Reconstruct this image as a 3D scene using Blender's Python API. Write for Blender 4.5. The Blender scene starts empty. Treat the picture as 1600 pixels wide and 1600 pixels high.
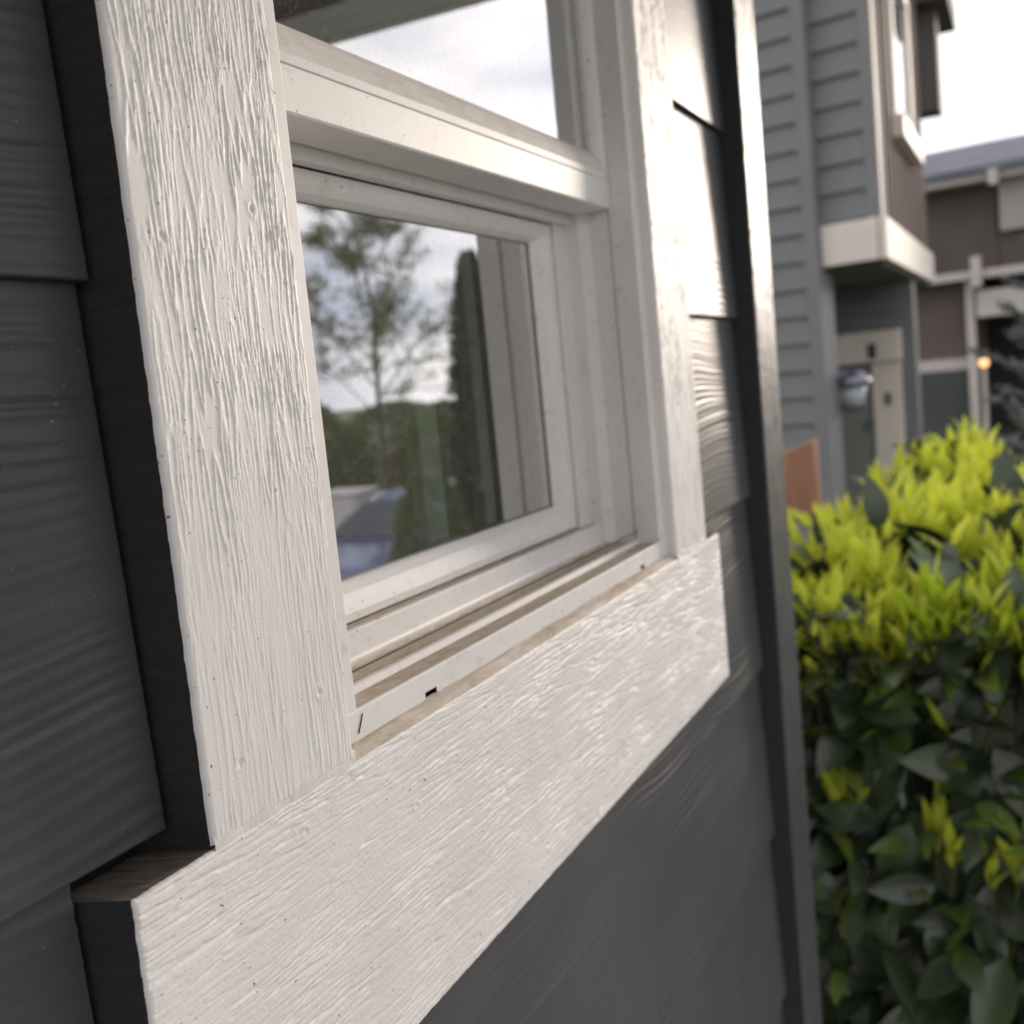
import bpy, bmesh, math, random
import numpy as np
from mathutils import Matrix, Vector

random.seed(7)
scene = bpy.context.scene
COL = scene.collection

# ------------------------------------------------------------------ camera
FOC = 1677.94 / 1600.0
CAM = Vector((-0.2775, -0.2679, 0.1535))
right = Vector((0.43130, -0.89690, -0.09730))
fwd = Vector((0.89020, 0.44060, -0.11560)).normalized()
right = (right - fwd * right.dot(fwd)).normalized()
upv = right.cross(fwd)
cam_data = bpy.data.cameras.new('camera')
cam = bpy.data.objects.new('camera', cam_data)
COL.objects.link(cam)
cam.matrix_world = Matrix(((right.x, upv.x, -fwd.x, CAM.x), (right.y, upv.y, -fwd.y, CAM.y),
                           (right.z, upv.z, -fwd.z, CAM.z), (0, 0, 0, 1)))
cam_data.sensor_width = 36.0
cam_data.lens = 36.0 * FOC
cam_data.clip_start = 0.02
cam_data.clip_end = 800
cam_data.dof.use_dof = True
cam_data.dof.focus_distance = 0.425
cam_data.dof.aperture_fstop = 11.0
cam_data.dof.aperture_blades = 0
scene.camera = cam

# ------------------------------------------------------------------ sky, sun, exposure
SUN_AZ, SUN_EL = -15.0, 9.5          # degrees; azimuth measured from +X towards +Y
SUN_STRENGTH, SUN_ANGLE = 1.3, 11.0
SKY_STRENGTH = 0.10
CLOUD = 10.5
EXPOSURE = 0.92
sd = Vector((math.cos(math.radians(SUN_EL)) * math.cos(math.radians(SUN_AZ)),
             math.cos(math.radians(SUN_EL)) * math.sin(math.radians(SUN_AZ)), math.sin(math.radians(SUN_EL))))
sun_data = bpy.data.lights.new('sun', 'SUN')
sun_data.energy = SUN_STRENGTH
sun_data.angle = math.radians(SUN_ANGLE)
sun_data.color = (1.0, 0.86, 0.72)
sun = bpy.data.objects.new('sun', sun_data)
COL.objects.link(sun)
sun.rotation_euler = sd.to_track_quat('Z', 'Y').to_euler()
sun.location = sd * 60

world = bpy.data.worlds.new('World')
scene.world = world
world.use_nodes = True
wn, wl = world.node_tree.nodes, world.node_tree.links
wn.clear()
wout = wn.new('ShaderNodeOutputWorld')
wbg = wn.new('ShaderNodeBackground')
wsky = wn.new('ShaderNodeTexSky')
wsky.sky_type = 'NISHITA'
wsky.sun_disc = False
wsky.sun_elevation = math.radians(SUN_EL)
wsky.sun_rotation = math.radians(90 - SUN_AZ)
wsky.air_density = 1.0
wsky.dust_density = 0.4
wtc = wn.new('ShaderNodeTexCoord')
wmap = wn.new('ShaderNodeMapping')
wmap.inputs['Scale'].default_value = (1.0, 1.0, 2.6)
wnz = wn.new('ShaderNodeTexNoise')
wnz.inputs['Scale'].default_value = 2.1
wnz.inputs['Detail'].default_value = 7
wnz.inputs['Roughness'].default_value = 0.55
wnz.inputs['Distortion'].default_value = 0.3
wr = wn.new('ShaderNodeValToRGB')
wr.color_ramp.elements[0].position = 0.33
wr.color_ramp.elements[0].color = (0, 0, 0, 1)
wr.color_ramp.elements[1].position = 0.50
wr.color_ramp.elements[1].color = (1, 1, 1, 1)
wnz2 = wn.new('ShaderNodeTexNoise')
wnz2.inputs['Scale'].default_value = 4.0
wnz2.inputs['Detail'].default_value = 5
wr2 = wn.new('ShaderNodeValToRGB')
wr2.color_ramp.elements[0].position = 0.35
wr2.color_ramp.elements[0].color = (0.48 * CLOUD, 0.50 * CLOUD, 0.60 * CLOUD, 1)
wr2.color_ramp.elements[1].position = 0.65
wr2.color_ramp.elements[1].color = (1.08 * CLOUD, 1.0 * CLOUD, 0.95 * CLOUD, 1)
wmx = wn.new('ShaderNodeMixRGB')
wl.new(wtc.outputs['Generated'], wmap.inputs['Vector'])
wl.new(wmap.outputs['Vector'], wnz.inputs['Vector'])
wl.new(wmap.outputs['Vector'], wnz2.inputs['Vector'])
wl.new(wnz.outputs['Fac'], wr.inputs['Fac'])
wl.new(wnz2.outputs['Fac'], wr2.inputs['Fac'])
wl.new(wr.outputs['Color'], wmx.inputs['Fac'])
wl.new(wsky.outputs['Color'], wmx.inputs['Color1'])
wl.new(wr2.outputs['Color'], wmx.inputs['Color2'])
wl.new(wmx.outputs['Color'], wbg.inputs['Color'])
wbg.inputs['Strength'].default_value = SKY_STRENGTH
wl.new(wbg.outputs['Background'], wout.inputs['Surface'])

vs = scene.view_settings
vs.view_transform = 'Standard'
vs.look = 'None'
vs.exposure = EXPOSURE
vs.gamma = 1.0
vs.use_curve_mapping = False
scene.render.engine = 'CYCLES'
scene.cycles.max_bounces = 8
scene.cycles.transparent_max_bounces = 12
scene.cycles.use_denoising = True
scene.cycles.caustics_reflective = False
scene.cycles.caustics_refractive = False

# ------------------------------------------------------------------ noise (numpy gradient noise)
_rng = np.random.default_rng(11)
_PERM = _rng.permutation(1024)
_ANG = _rng.random(1024) * 2 * np.pi
_GX, _GY = np.cos(_ANG), np.sin(_ANG)

def P(x, y, seed=0):
    x = np.asarray(x, float); y = np.asarray(y, float)
    x, y = np.broadcast_arrays(x, y)
    xi = np.floor(x).astype(int); yi = np.floor(y).astype(int)
    xf = x - xi; yf = y - yi
    def g(ix, iy, dx, dy):
        h = _PERM[(_PERM[(ix + seed * 57) % 1024] + iy) % 1024]
        return _GX[h] * dx + _GY[h] * dy
    u = xf * xf * xf * (xf * (xf * 6 - 15) + 10)
    v = yf * yf * yf * (yf * (yf * 6 - 15) + 10)
    a = g(xi, yi, xf, yf); b = g(xi + 1, yi, xf - 1, yf)
    c = g(xi, yi + 1, xf, yf - 1); d = g(xi + 1, yi + 1, xf - 1, yf - 1)
    return 1.5 * ((a * (1 - u) + b * u) * (1 - v) + (c * (1 - u) + d * u) * v)

def ridge(n, w):
    return np.exp(-(n / w) ** 2)

# ------------------------------------------------------------------ helpers
def tag(o, label=None, cat=None, group=None, kind=None):
    if label: o['label'] = label
    if cat: o['category'] = cat
    if group: o['group'] = group
    if kind: o['kind'] = kind
    return o

def par(o, p):
    if p is not None:
        o.parent = p
        o.matrix_parent_inverse = WM[p].inverted()
    return o

WM = {}

def empty(name, loc, label=None, cat=None, group=None):
    o = bpy.data.objects.new(name, None)
    o.empty_display_size = 0.1
    COL.objects.link(o)
    o.location = loc
    WM[o] = Matrix.Translation(Vector(loc))
    return tag(o, label, cat, group)

def link(name, me, mats, parent=None, smooth=False):
    if not isinstance(mats, (list, tuple)): mats = [mats]
    if len(me.materials) == 0:
        for m in mats: me.materials.append(m)
    o = bpy.data.objects.new(name, me)
    COL.objects.link(o)
    WM[o] = Matrix.Identity(4)
    par(o, parent)
    if smooth and len(me.polygons):
        me.polygons.foreach_set('use_smooth', np.ones(len(me.polygons), bool))
    return o

def npmesh(name, verts, quads, mi=None, smooth=None):
    me = bpy.data.meshes.new(name)
    nv, nq = len(verts), len(quads)
    me.vertices.add(nv)
    me.vertices.foreach_set('co', np.asarray(verts, np.float32).ravel())
    me.loops.add(nq * 4)
    me.loops.foreach_set('vertex_index', np.asarray(quads, np.int32).ravel())
    me.polygons.add(nq)
    me.polygons.foreach_set('loop_start', np.arange(0, nq * 4, 4, dtype=np.int32))
    if mi is not None: me.polygons.foreach_set('material_index', np.asarray(mi, np.int32))
    if smooth is not None: me.polygons.foreach_set('use_smooth', np.asarray(smooth, bool))
    me.update(calc_edges=True)
    me.validate()
    return me

class MB:
    """collects simple shapes for one mesh"""
    def __init__(s): s.v = []; s.f = []; s.m = []
    def box(s, x0, x1, y0, y1, z0, z1, m=0):
        b = len(s.v)
        s.v += [(x, y, z) for z in (z0, z1) for y in (y0, y1) for x in (x0, x1)]
        for f in ((0, 2, 3, 1), (4, 5, 7, 6), (0, 1, 5, 4), (2, 6, 7, 3), (0, 4, 6, 2), (1, 3, 7, 5)):
            s.f.append([b + i for i in f]); s.m.append(m)
        return s
    def obox(s, c, ax, ay, az, hx, hy, hz, m=0):
        b = len(s.v); c = Vector(c)
        for k in (-1, 1):
            for j in (-1, 1):
                for i in (-1, 1):
                    s.v.append(tuple(c + ax * hx * i + ay * hy * j + az * hz * k))
        for f in ((0, 2, 3, 1), (4, 5, 7, 6), (0, 1, 5, 4), (2, 6, 7, 3), (0, 4, 6, 2), (1, 3, 7, 5)):
            s.f.append([b + i for i in f]); s.m.append(m)
        return s
    def prism(s, poly, axis, a, b, m=0):
        """extrude a 2d polygon; axis 'x': (y,z), 'z': (x,y), 'y': (x,z)"""
        n = len(poly); k = len(s.v)
        for t in (a, b):
            for p, q in poly:
                s.v.append({'x': (t, p, q), 'z': (p, q, t), 'y': (p, t, q)}[axis])
        for i in range(n):
            j = (i + 1) % n
            s.f.append([k + i, k + j, k + n + j, k + n + i]); s.m.append(m if not isinstance(m, (list, tuple)) else m[i])
        mm = m if not isinstance(m, (list, tuple)) else m[0]
        s.f.append([k + i for i in range(n)][::-1]); s.m.append(mm)
        s.f.append([k + n + i for i in range(n)]); s.m.append(mm)
        return s
    def tube(s, pts, radii, n=8, m=0, cap=True):
        k = len(s.v); pts = [Vector(p) for p in pts]
        for i, p in enumerate(pts):
            t = (pts[min(i + 1, len(pts) - 1)] - pts[max(i - 1, 0)])
            if t.length < 1e-9: t = Vector((0, 0, 1))
            t.normalize()
            a = t.orthogonal().normalized(); b2 = t.cross(a)
            for j in range(n):
                w = 2 * math.pi * j / n
                s.v.append(tuple(p + (a * math.cos(w) + b2 * math.sin(w)) * radii[i]))
        for i in range(len(pts) - 1):
            for j in range(n):
                q = (j + 1) % n
                s.f.append([k + i * n + j, k + i * n + q, k + (i + 1) * n + q, k + (i + 1) * n + j]); s.m.append(m)
        if cap:
            s.f.append([k + j for j in range(n)][::-1]); s.m.append(m)
            e = k + (len(pts) - 1) * n
            s.f.append([e + j for j in range(n)]); s.m.append(m)
        return s
    def rings(s, rings, m=0, closed=True, mats=None):
        """rings: lists of points of the same length, bridged in order"""
        k = len(s.v); n = len(rings[0])
        for r in rings: s.v += [tuple(p) for p in r]
        for i in range(len(rings) - 1):
            for j in range(n if closed else n - 1):
                q = (j + 1) % n
                s.f.append([k + i * n + j, k + i * n + q, k + (i + 1) * n + q, k + (i + 1) * n + j])
                s.m.append((mats[i] if j == 0 else 0) if mats else m)   # only the bottom member is dusty
        return s
    def build(s, name, mats, parent=None, bevel=0, seg=2, smooth=False, recalc=True):
        me = bpy.data.meshes.new(name)
        me.from_pydata(s.v, [], s.f)
        for i, p in enumerate(me.polygons): p.material_index = s.m[i]
        if recalc or bevel:
            bm = bmesh.new(); bm.from_mesh(me)
            if recalc: bmesh.ops.recalc_face_normals(bm, faces=bm.faces)
            bm.to_mesh(me); bm.free()
        o = link(name, me, mats, parent, smooth)
        if bevel:
            md = o.modifiers.new('bevel', 'BEVEL')
            md.width = bevel; md.segments = seg; md.limit_method = 'ANGLE'; md.angle_limit = math.radians(30)
            md.use_clamp_overlap = True
        return o

# ------------------------------------------------------------------ materials
def new_mat(name):
    m = bpy.data.materials.new(name); m.use_nodes = True
    nt = m.node_tree; b = nt.nodes['Principled BSDF']
    return m, nt, b

def noise_node(nt, scale, detail=4, rough=0.55, vec=None, stretch=None, dist=0.0):
    n = nt.nodes.new('ShaderNodeTexNoise')
    n.inputs['Scale'].default_value = scale; n.inputs['Detail'].default_value = detail
    n.inputs['Roughness'].default_value = rough; n.inputs['Distortion'].default_value = dist
    tc = nt.nodes.new('ShaderNodeTexCoord'); mp = nt.nodes.new('ShaderNodeMapping')
    if stretch: mp.inputs['Scale'].default_value = stretch
    nt.links.new(tc.outputs['Object'], mp.inputs['Vector'])
    nt.links.new(mp.outputs['Vector'], n.inputs['Vector'])
    return n

def ramp(nt, src, stops):
    r = nt.nodes.new('ShaderNodeValToRGB')
    el = r.color_ramp.elements
    while len(el) < len(stops): el.new(0.5)
    for e, (p, c) in zip(el, stops):
        e.position = p
        e.color = c if len(c) == 4 else (*c, 1)
    nt.links.new(src, r.inputs['Fac'])
    return r

def mixc(nt, fac, a, b, mode='MIX'):
    m = nt.nodes.new('ShaderNodeMixRGB'); m.blend_type = mode
    for s, i in ((fac, 'Fac'), (a, 'Color1'), (b, 'Color2')):
        if hasattr(s, 'links'): nt.links.new(s, m.inputs[i])
        else: m.inputs[i].default_value = s if i == 'Fac' else (*s, 1)
    return m.outputs['Color']

def bump(nt, b, src, strength, dist):
    n = nt.nodes.new('ShaderNodeBump')
    n.inputs['Strength'].default_value = strength; n.inputs['Distance'].default_value = dist
    nt.links.new(src, n.inputs['Height']); nt.links.new(n.outputs['Normal'], b.inputs['Normal'])

def simple(name, c, rough=0.5, var=0.12, scale=8, spec=0.5, metal=0.0, bumps=0.0, bscale=200, stretch=None):
    m, nt, b = new_mat(name)
    n = noise_node(nt, scale, 5, stretch=stretch)
    lo = tuple(max(0, x * (1 - var)) for x in c); hi = tuple(min(1, x * (1 + var)) for x in c)
    r = ramp(nt, n.outputs['Fac'], ((0.3, lo), (0.7, hi)))
    nt.links.new(r.outputs['Color'], b.inputs['Base Color'])
    b.inputs['Roughness'].default_value = rough
    b.inputs['Specular IOR Level'].default_value = spec
    b.inputs['Metallic'].default_value = metal
    if bumps:
        n2 = noise_node(nt, bscale, 3)
        bump(nt, b, n2.outputs['Fac'], bumps, 0.001)
    return m

def mat_trim_paint():
    m, nt, b = new_mat('white_trim_paint')
    big = noise_node(nt, 14, 4)
    col = ramp(nt, big.outputs['Fac'], ((0.3, (0.70, 0.675, 0.645)), (0.7, (0.775, 0.75, 0.72)))).outputs['Color']
    # grey dirt in patches
    d = noise_node(nt, 60, 6, 0.65)
    dm = ramp(nt, d.outputs['Fac'], ((0.56, (0, 0, 0)), (0.78, (0.28, 0.28, 0.28)))).outputs['Color']
    col = mixc(nt, dm, col, (0.52, 0.50, 0.47))
    # fly specks
    s = noise_node(nt, 420, 2, 0.5)
    sm = ramp(nt, s.outputs['Fac'], ((0.715, (0, 0, 0)), (0.735, (0.85, 0.85, 0.85)))).outputs['Color']
    col = mixc(nt, sm, col, (0.05, 0.045, 0.04))
    nt.links.new(col, b.inputs['Base Color'])
    b.inputs['Roughness'].default_value = 0.52
    b.inputs['Specular IOR Level'].default_value = 0.40
    f = noise_node(nt, 900, 3, 0.6)
    bump(nt, b, f.outputs['Fac'], 0.35, 0.0003)
    return m

def mat_siding():
    m, nt, b = new_mat('charcoal_siding_paint')
    big = noise_node(nt, 9, 4)
    col = ramp(nt, big.outputs['Fac'], ((0.3, (0.055, 0.056, 0.062)), (0.7, (0.070, 0.071, 0.077)))).outputs['Color']
    st = noise_node(nt, 30, 5, 0.6, stretch=(0.25, 1, 2.0))
    sm = ramp(nt, st.outputs['Fac'], ((0.55, (0, 0, 0)), (0.8, (0.35, 0.35, 0.35)))).outputs['Color']
    col = mixc(nt, sm, col, (0.10, 0.098, 0.100))
    s = noise_node(nt, 520, 2, 0.5)
    sm = ramp(nt, s.outputs['Fac'], ((0.735, (0, 0, 0)), (0.76, (0.5, 0.5, 0.5)))).outputs['Color']
    col = mixc(nt, sm, col, (0.35, 0.33, 0.30))
    nt.links.new(col, b.inputs['Base Color'])
    b.inputs['Roughness'].default_value = 0.43
    b.inputs['Specular IOR Level'].default_value = 0.32
    f = noise_node(nt, 500, 4, 0.6, stretch=(0.35, 1, 1.4))
    bump(nt, b, f.outputs['Fac'], 0.25, 0.0004)
    return m

def mat_edge_paint():
    m, nt, b = new_mat('charcoal_board_edge')
    n = noise_node(nt, 120, 5, 0.6, stretch=(1, 0.3, 2.2))
    col = ramp(nt, n.outputs['Fac'], ((0.3, (0.022, 0.022, 0.024)), (0.7, (0.034, 0.034, 0.036)))).outputs['Color']
    nt.links.new(col, b.inputs['Base Color'])
    b.inputs['Roughness'].default_value = 0.6
    bump(nt, b, n.outputs['Fac'], 0.7, 0.0006)
    return m

def mat_dusty_top():
    m, nt, b = new_mat('dusty_board_top')
    n = noise_node(nt, 160, 5, 0.65, stretch=(1.6, 0.25, 1))
    col = ramp(nt, n.outputs['Fac'], ((0.3, (0.15, 0.125, 0.10)), (0.7, (0.30, 0.255, 0.21)))).outputs['Color']
    nt.links.new(col, b.inputs['Base Color'])
    b.inputs['Roughness'].default_value = 0.85
    bump(nt, b, n.outputs['Fac'], 0.9, 0.0008)
    return m

def mat_vinyl():
    m, nt, b = new_mat('white_vinyl')
    big = noise_node(nt, 12, 3)
    col = ramp(nt, big.outputs['Fac'], ((0.3, (0.70, 0.68, 0.66)), (0.7, (0.75, 0.735, 0.715)))).outputs['Color']
    d = noise_node(nt, 95, 6, 0.7)
    dm = ramp(nt, d.outputs['Fac'], ((0.54, (0, 0, 0)), (0.80, (0.55, 0.55, 0.55)))).outputs['Color']
    col = mixc(nt, dm, col, (0.42, 0.35, 0.27))
    s = noise_node(nt, 260, 2, 0.5)
    sm = ramp(nt, s.outputs['Fac'], ((0.728, (0, 0, 0)), (0.745, (0.8, 0.8, 0.8)))).outputs['Color']
    col = mixc(nt, sm, col, (0.10, 0.08, 0.06))
    nt.links.new(col, b.inputs['Base Color'])
    b.inputs['Roughness'].default_value = 0.50
    return m

def mat_dirty_vinyl(name='dirty_vinyl', lo=0.33, hi=0.66, tint=(0.42, 0.31, 0.20), scale=130, base=(0.62, 0.57, 0.51)):
    m, nt, b = new_mat(name)
    d = noise_node(nt, scale, 7, 0.72, stretch=(0.5, 1.3, 1.3), dist=0.6)
    dm = ramp(nt, d.outputs['Fac'], ((lo, (0, 0, 0)), (hi, (1, 1, 1)))).outputs['Color']
    f = noise_node(nt, 900, 4, 0.7)
    dirt = ramp(nt, f.outputs['Fac'], ((0.3, tuple(x * 0.6 for x in tint)), (0.7, tuple(x * 1.5 for x in tint)))).outputs['Color']
    col = mixc(nt, dm, base, dirt)
    nt.links.new(col, b.inputs['Base Color'])
    b.inputs['Roughness'].default_value = 0.75
    bump(nt, b, f.outputs['Fac'], 0.5, 0.0005)
    return m

def mat_glass(reflect=0.38):
    m, nt, b = new_mat('window_glass')
    nt.nodes.remove(b)
    out = [n for n in nt.nodes if n.type == 'OUTPUT_MATERIAL'][0]
    gl = nt.nodes.new('ShaderNodeBsdfGlossy'); gl.inputs['Roughness'].default_value = 0.012
    gl.inputs['Color'].default_value = (0.96, 0.98, 1.0, 1)
    tr = nt.nodes.new('ShaderNodeBsdfTransparent'); tr.inputs['Color'].default_value = (0.88, 0.97, 0.91, 1)
    fr = nt.nodes.new('ShaderNodeFresnel'); fr.inputs['IOR'].default_value = 1.55
    ad = nt.nodes.new('ShaderNodeMath'); ad.operation = 'MULTIPLY_ADD'
    ad.inputs[1].default_value = 2.0; ad.inputs[2].default_value = reflect
    ad.use_clamp = True
    nt.links.new(fr.outputs['Fac'], ad.inputs[0])
    wav = noise_node(nt, 5.0, 2, 0.5)
    bp = nt.nodes.new('ShaderNodeBump'); bp.inputs['Strength'].default_value = 0.018; bp.inputs['Distance'].default_value = 0.004
    nt.links.new(wav.outputs['Fac'], bp.inputs['Height']); nt.links.new(bp.outputs['Normal'], gl.inputs['Normal'])
    mx = nt.nodes.new('ShaderNodeMixShader')
    nt.links.new(ad.outputs['Value'], mx.inputs['Fac'])
    nt.links.new(tr.outputs[0], mx.inputs[1]); nt.links.new(gl.outputs[0], mx.inputs[2])
    du = nt.nodes.new('ShaderNodeBsdfDiffuse'); du.inputs['Color'].default_value = (0.55, 0.52, 0.47, 1)
    s = noise_node(nt, 950, 3, 0.6)
    sm = ramp(nt, s.outputs['Fac'], ((0.56, (0.075, 0.075, 0.075)), (0.76, (0.50, 0.50, 0.50))))
    mx2 = nt.nodes.new('ShaderNodeMixShader')
    nt.links.new(sm.outputs['Color'], mx2.inputs['Fac'])
    nt.links.new(mx.outputs[0], mx2.inputs[1]); nt.links.new(du.outputs[0], mx2.inputs[2])
    nt.links.new(mx2.outputs[0], out.inputs['Surface'])
    return m

def mat_clear():
    m, nt, b = new_mat('clear_glass_back')
    nt.nodes.remove(b)
    out = [n for n in nt.nodes if n.type == 'OUTPUT_MATERIAL'][0]
    tr = nt.nodes.new('ShaderNodeBsdfTransparent'); tr.inputs['Color'].default_value = (0.92, 0.96, 0.94, 1)
    nt.links.new(tr.outputs[0], out.inputs['Surface'])
    return m

def mat_leaf(name, lo, hi, rough, trans=0.25, spec=0.5, tcol=None):
    m, nt, b = new_mat(name)
    oi = nt.nodes.new('ShaderNodeObjectInfo')
    n = noise_node(nt, 16, 3)
    mixf = nt.nodes.new('ShaderNodeMath'); mixf.operation = 'ADD'; mixf.use_clamp = True
    sc = nt.nodes.new('ShaderNodeMath'); sc.operation = 'MULTIPLY_ADD'; sc.inputs[1].default_value = 0.6; sc.inputs[2].default_value = -0.3
    nt.links.new(oi.outputs['Random'], sc.inputs[0])
    nt.links.new(n.outputs['Fac'], mixf.inputs[0]); nt.links.new(sc.outputs[0], mixf.inputs[1])
    r = ramp(nt, mixf.outputs[0], ((0.25, lo), (0.75, hi)))
    nt.links.new(r.outputs['Color'], b.inputs['Base Color'])
    b.inputs['Roughness'].default_value = rough
    b.inputs['Specular IOR Level'].default_value = spec
    out = [x for x in nt.nodes if x.type == 'OUTPUT_MATERIAL'][0]
    if trans:
        t = nt.nodes.new('ShaderNodeBsdfTranslucent')
        if tcol: t.inputs['Color'].default_value = (*tcol, 1)
        else: nt.links.new(r.outputs['Color'], t.inputs['Color'])
        mx = nt.nodes.new('ShaderNodeMixShader'); mx.inputs['Fac'].default_value = trans
        nt.links.new(b.outputs[0], mx.inputs[1]); nt.links.new(t.outputs[0], mx.inputs[2])
        nt.links.new(mx.outputs[0], out.inputs['Surface'])
    return m

M_TRIM = mat_trim_paint()
M_SIDE = mat_siding()
M_EDGE = mat_edge_paint()
M_DUST = mat_dusty_top()
M_VINYL = mat_vinyl()
M_DIRTY = mat_dirty_vinyl()
M_RAILD = mat_dirty_vinyl('dusty_rail_vinyl', 0.46, 0.95, (0.46, 0.37, 0.28), 70, (0.71, 0.68, 0.645))
M_CAULK = mat_dirty_vinyl('old_caulk', 0.36, 0.70, (0.36, 0.26, 0.17), 55)
M_CAULKW = simple('cream_caulk', (0.69, 0.655, 0.62), 0.55, 0.07, 120, bumps=0.25, bscale=500)
M_GLASS = mat_glass()
M_CLEAR = mat_clear()
M_GASKET = simple('dark_glazing_gasket', (0.03, 0.032, 0.033), 0.5)
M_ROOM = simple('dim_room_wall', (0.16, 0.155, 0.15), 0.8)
M_BARP = simple('pale_inner_bar', (0.90, 0.93, 0.89), 0.5, 0.04)
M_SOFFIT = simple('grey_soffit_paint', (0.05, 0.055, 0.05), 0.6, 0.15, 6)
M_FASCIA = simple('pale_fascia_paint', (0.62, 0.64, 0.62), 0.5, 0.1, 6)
M_BLACK = simple('black_void', (0.006, 0.006, 0.006), 0.9)

# ------------------------------------------------------------------ ground and street
G = -2.20
M_LAWN = simple('lawn', (0.045, 0.075, 0.022), 0.9, 0.45, 3.0, bumps=1.0, bscale=60)
M_ASPH = simple('asphalt', (0.05, 0.05, 0.052), 0.85, 0.2, 5, bumps=0.6, bscale=150)
M_CONC = simple('concrete', (0.40, 0.385, 0.365), 0.85, 0.12, 4, bumps=0.4, bscale=120)
mb = MB(); mb.v = [(-300, -300, G), (300, -300, G), (300, 300, G), (-300, 300, G)]; mb.f = [[0, 1, 2, 3]]; mb.m = [0]
tag(mb.build('ground', M_LAWN), kind='structure')
mb = MB(); mb.box(-60, 90, -12.5, -4.25, G - 0.2, G + 0.012)
tag(mb.build('road', M_ASPH), kind='structure')
mb = MB(); mb.box(-60, 90, -4.25, -4.10, G - 0.2, G + 0.13); 
tag(mb.build('kerb', M_CONC, bevel=0.01), kind='structure')
mb = MB(); mb.box(-60, 90, -3.1, -1.0, G - 0.2, G + 0.03)
tag(mb.build('pavement', M_CONC), kind='structure')
mb = MB(); mb.box(-8, 1.35, -1.75, -0.05, G - 0.2, G + 0.02)  # unseen concrete strip, added to bounce light onto the lower siding and undersides
tag(mb.build('bounce_slab', M_CONC), kind='structure')

# ------------------------------------------------------------------ relief boards
def hboard(name, o, u, v, W, H, du, dv, hf, thick, mats, parent, r=0.0016, mask=None, side_mi=(1, 1, 1, 1), n=(0, -1, 0), edge_noise=0.0, fall_top=0.0, fall_bot=0.0):
    """front is a relief grid (u right, v up, n towards the viewer); four sides run back by thick.
    side_mi: material index of the bottom, right, top and left side"""
    o, u, v, n = (np.array(a, float) for a in (o, u, v, n))
    nu, nv = max(2, int(W / du)) + 1, max(2, int(H / dv)) + 1
    U1 = np.linspace(0, W, nu); V1 = np.linspace(0, H, nv)
    # extra rows near the edges for the rounded arris
    ex = np.array([0.15, 0.4, 0.75]) * r
    U1 = np.unique(np.round(np.concatenate([U1, ex, W - ex]), 7)); V1 = np.unique(np.round(np.concatenate([V1, ex, H - ex]), 7))
    nu, nv = len(U1), len(V1)
    U, V = np.meshgrid(U1, V1)
    h = hf(U, V)
    d = np.minimum(np.minimum(U, W - U), np.minimum(V, H - V))
    q = np.clip(1 - d / r, 0, 1)
    h = h * np.clip(d / r, 0.15, 1) - r * (1 - np.sqrt(np.clip(1 - q * q, 0, 1)))
    Uo, Vo = U, V
    if edge_noise:
        en = edge_noise * (P(V / 0.006, U * 0 + 3.3, 4) + 0.6 * P(V / 0.002, U * 0 + 9.1, 5))
        wl = np.clip(1 - U / 0.01, 0, 1) + np.clip(1 - (W - U) / 0.01, 0, 1)
        Uo = U + en * wl
        em = edge_noise * (P(U / 0.006, V * 0 + 6.3, 6) + 0.6 * P(U / 0.002, V * 0 + 2.1, 7))
        wv = np.clip(1 - V / 0.01, 0, 1) + np.clip(1 - (H - V) / 0.01, 0, 1)
        Vo = V + em * wv
    pts = o + Uo[..., None] * u + Vo[..., None] * v + h[..., None] * n
    verts = pts.reshape(-1, 3)
    idx = np.arange(nu * nv).reshape(nv, nu)
    quads = np.stack([idx[:-1, :-1], idx[:-1, 1:], idx[1:, 1:], idx[1:, :-1]], -1).reshape(-1, 4)
    if mask is not None:
        uc = ((U[:-1, :-1] + U[1:, 1:]) / 2).ravel(); vc = ((V[:-1, :-1] + V[1:, 1:]) / 2).ravel()
        quads = quads[~mask(uc, vc)]
    mi = np.zeros(len(quads), int)
    V_all = [verts]; Q_all = [quads]; M_all = [mi]; S_all = [np.ones(len(quads), bool)]
    base = len(verts)
    for k, (loop, m) in enumerate(((idx[0, :], side_mi[0]), (idx[:, -1], side_mi[1]), (idx[-1, ::-1], side_mi[2]), (idx[::-1, 0], side_mi[3]))):
        a = verts[loop]
        nb = 6
        L = len(a)
        rows = []
        for j in range(nb):
            t = j / (nb - 1)
            rr = a.copy()
            # run straight back to a flat rear plane
            dist = (a - o) @ n + thick
            rr = a - n * (dist * t)[:, None]
            hv = np.clip(((a - o) @ v) / H, 0, 1)
            rr = rr - v * ((dist * t) * (fall_top * hv + fall_bot * (1 - hv)))[:, None]
            rows.append(rr)
        vv = np.concatenate(rows)
        ii = np.arange(nb * L).reshape(nb, L) + base
        qq = np.stack([ii[:-1, :-1], ii[1:, :-1], ii[1:, 1:], ii[:-1, 1:]], -1).reshape(-1, 4)
        V_all.append(vv); Q_all.append(qq); M_all.append(np.full(len(qq), m)); S_all.append(np.zeros(len(qq), bool))
        base += len(vv)
    me = npmesh(name, np.concatenate(V_all), np.concatenate(Q_all), np.concatenate(M_all), np.concatenate(S_all))
    return link(name, me, mats, parent)

NAILS_LEFT = [(0.0645, 0.231), (0.0140, 0.216), (0.070, 0.037), (0.0185, 0.026)]
NAILS_SILL = [(0.132, -0.037), (0.047, -0.013), (0.0500, -0.0145), (0.4, -0.10), (0.42, -0.03)]

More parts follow.
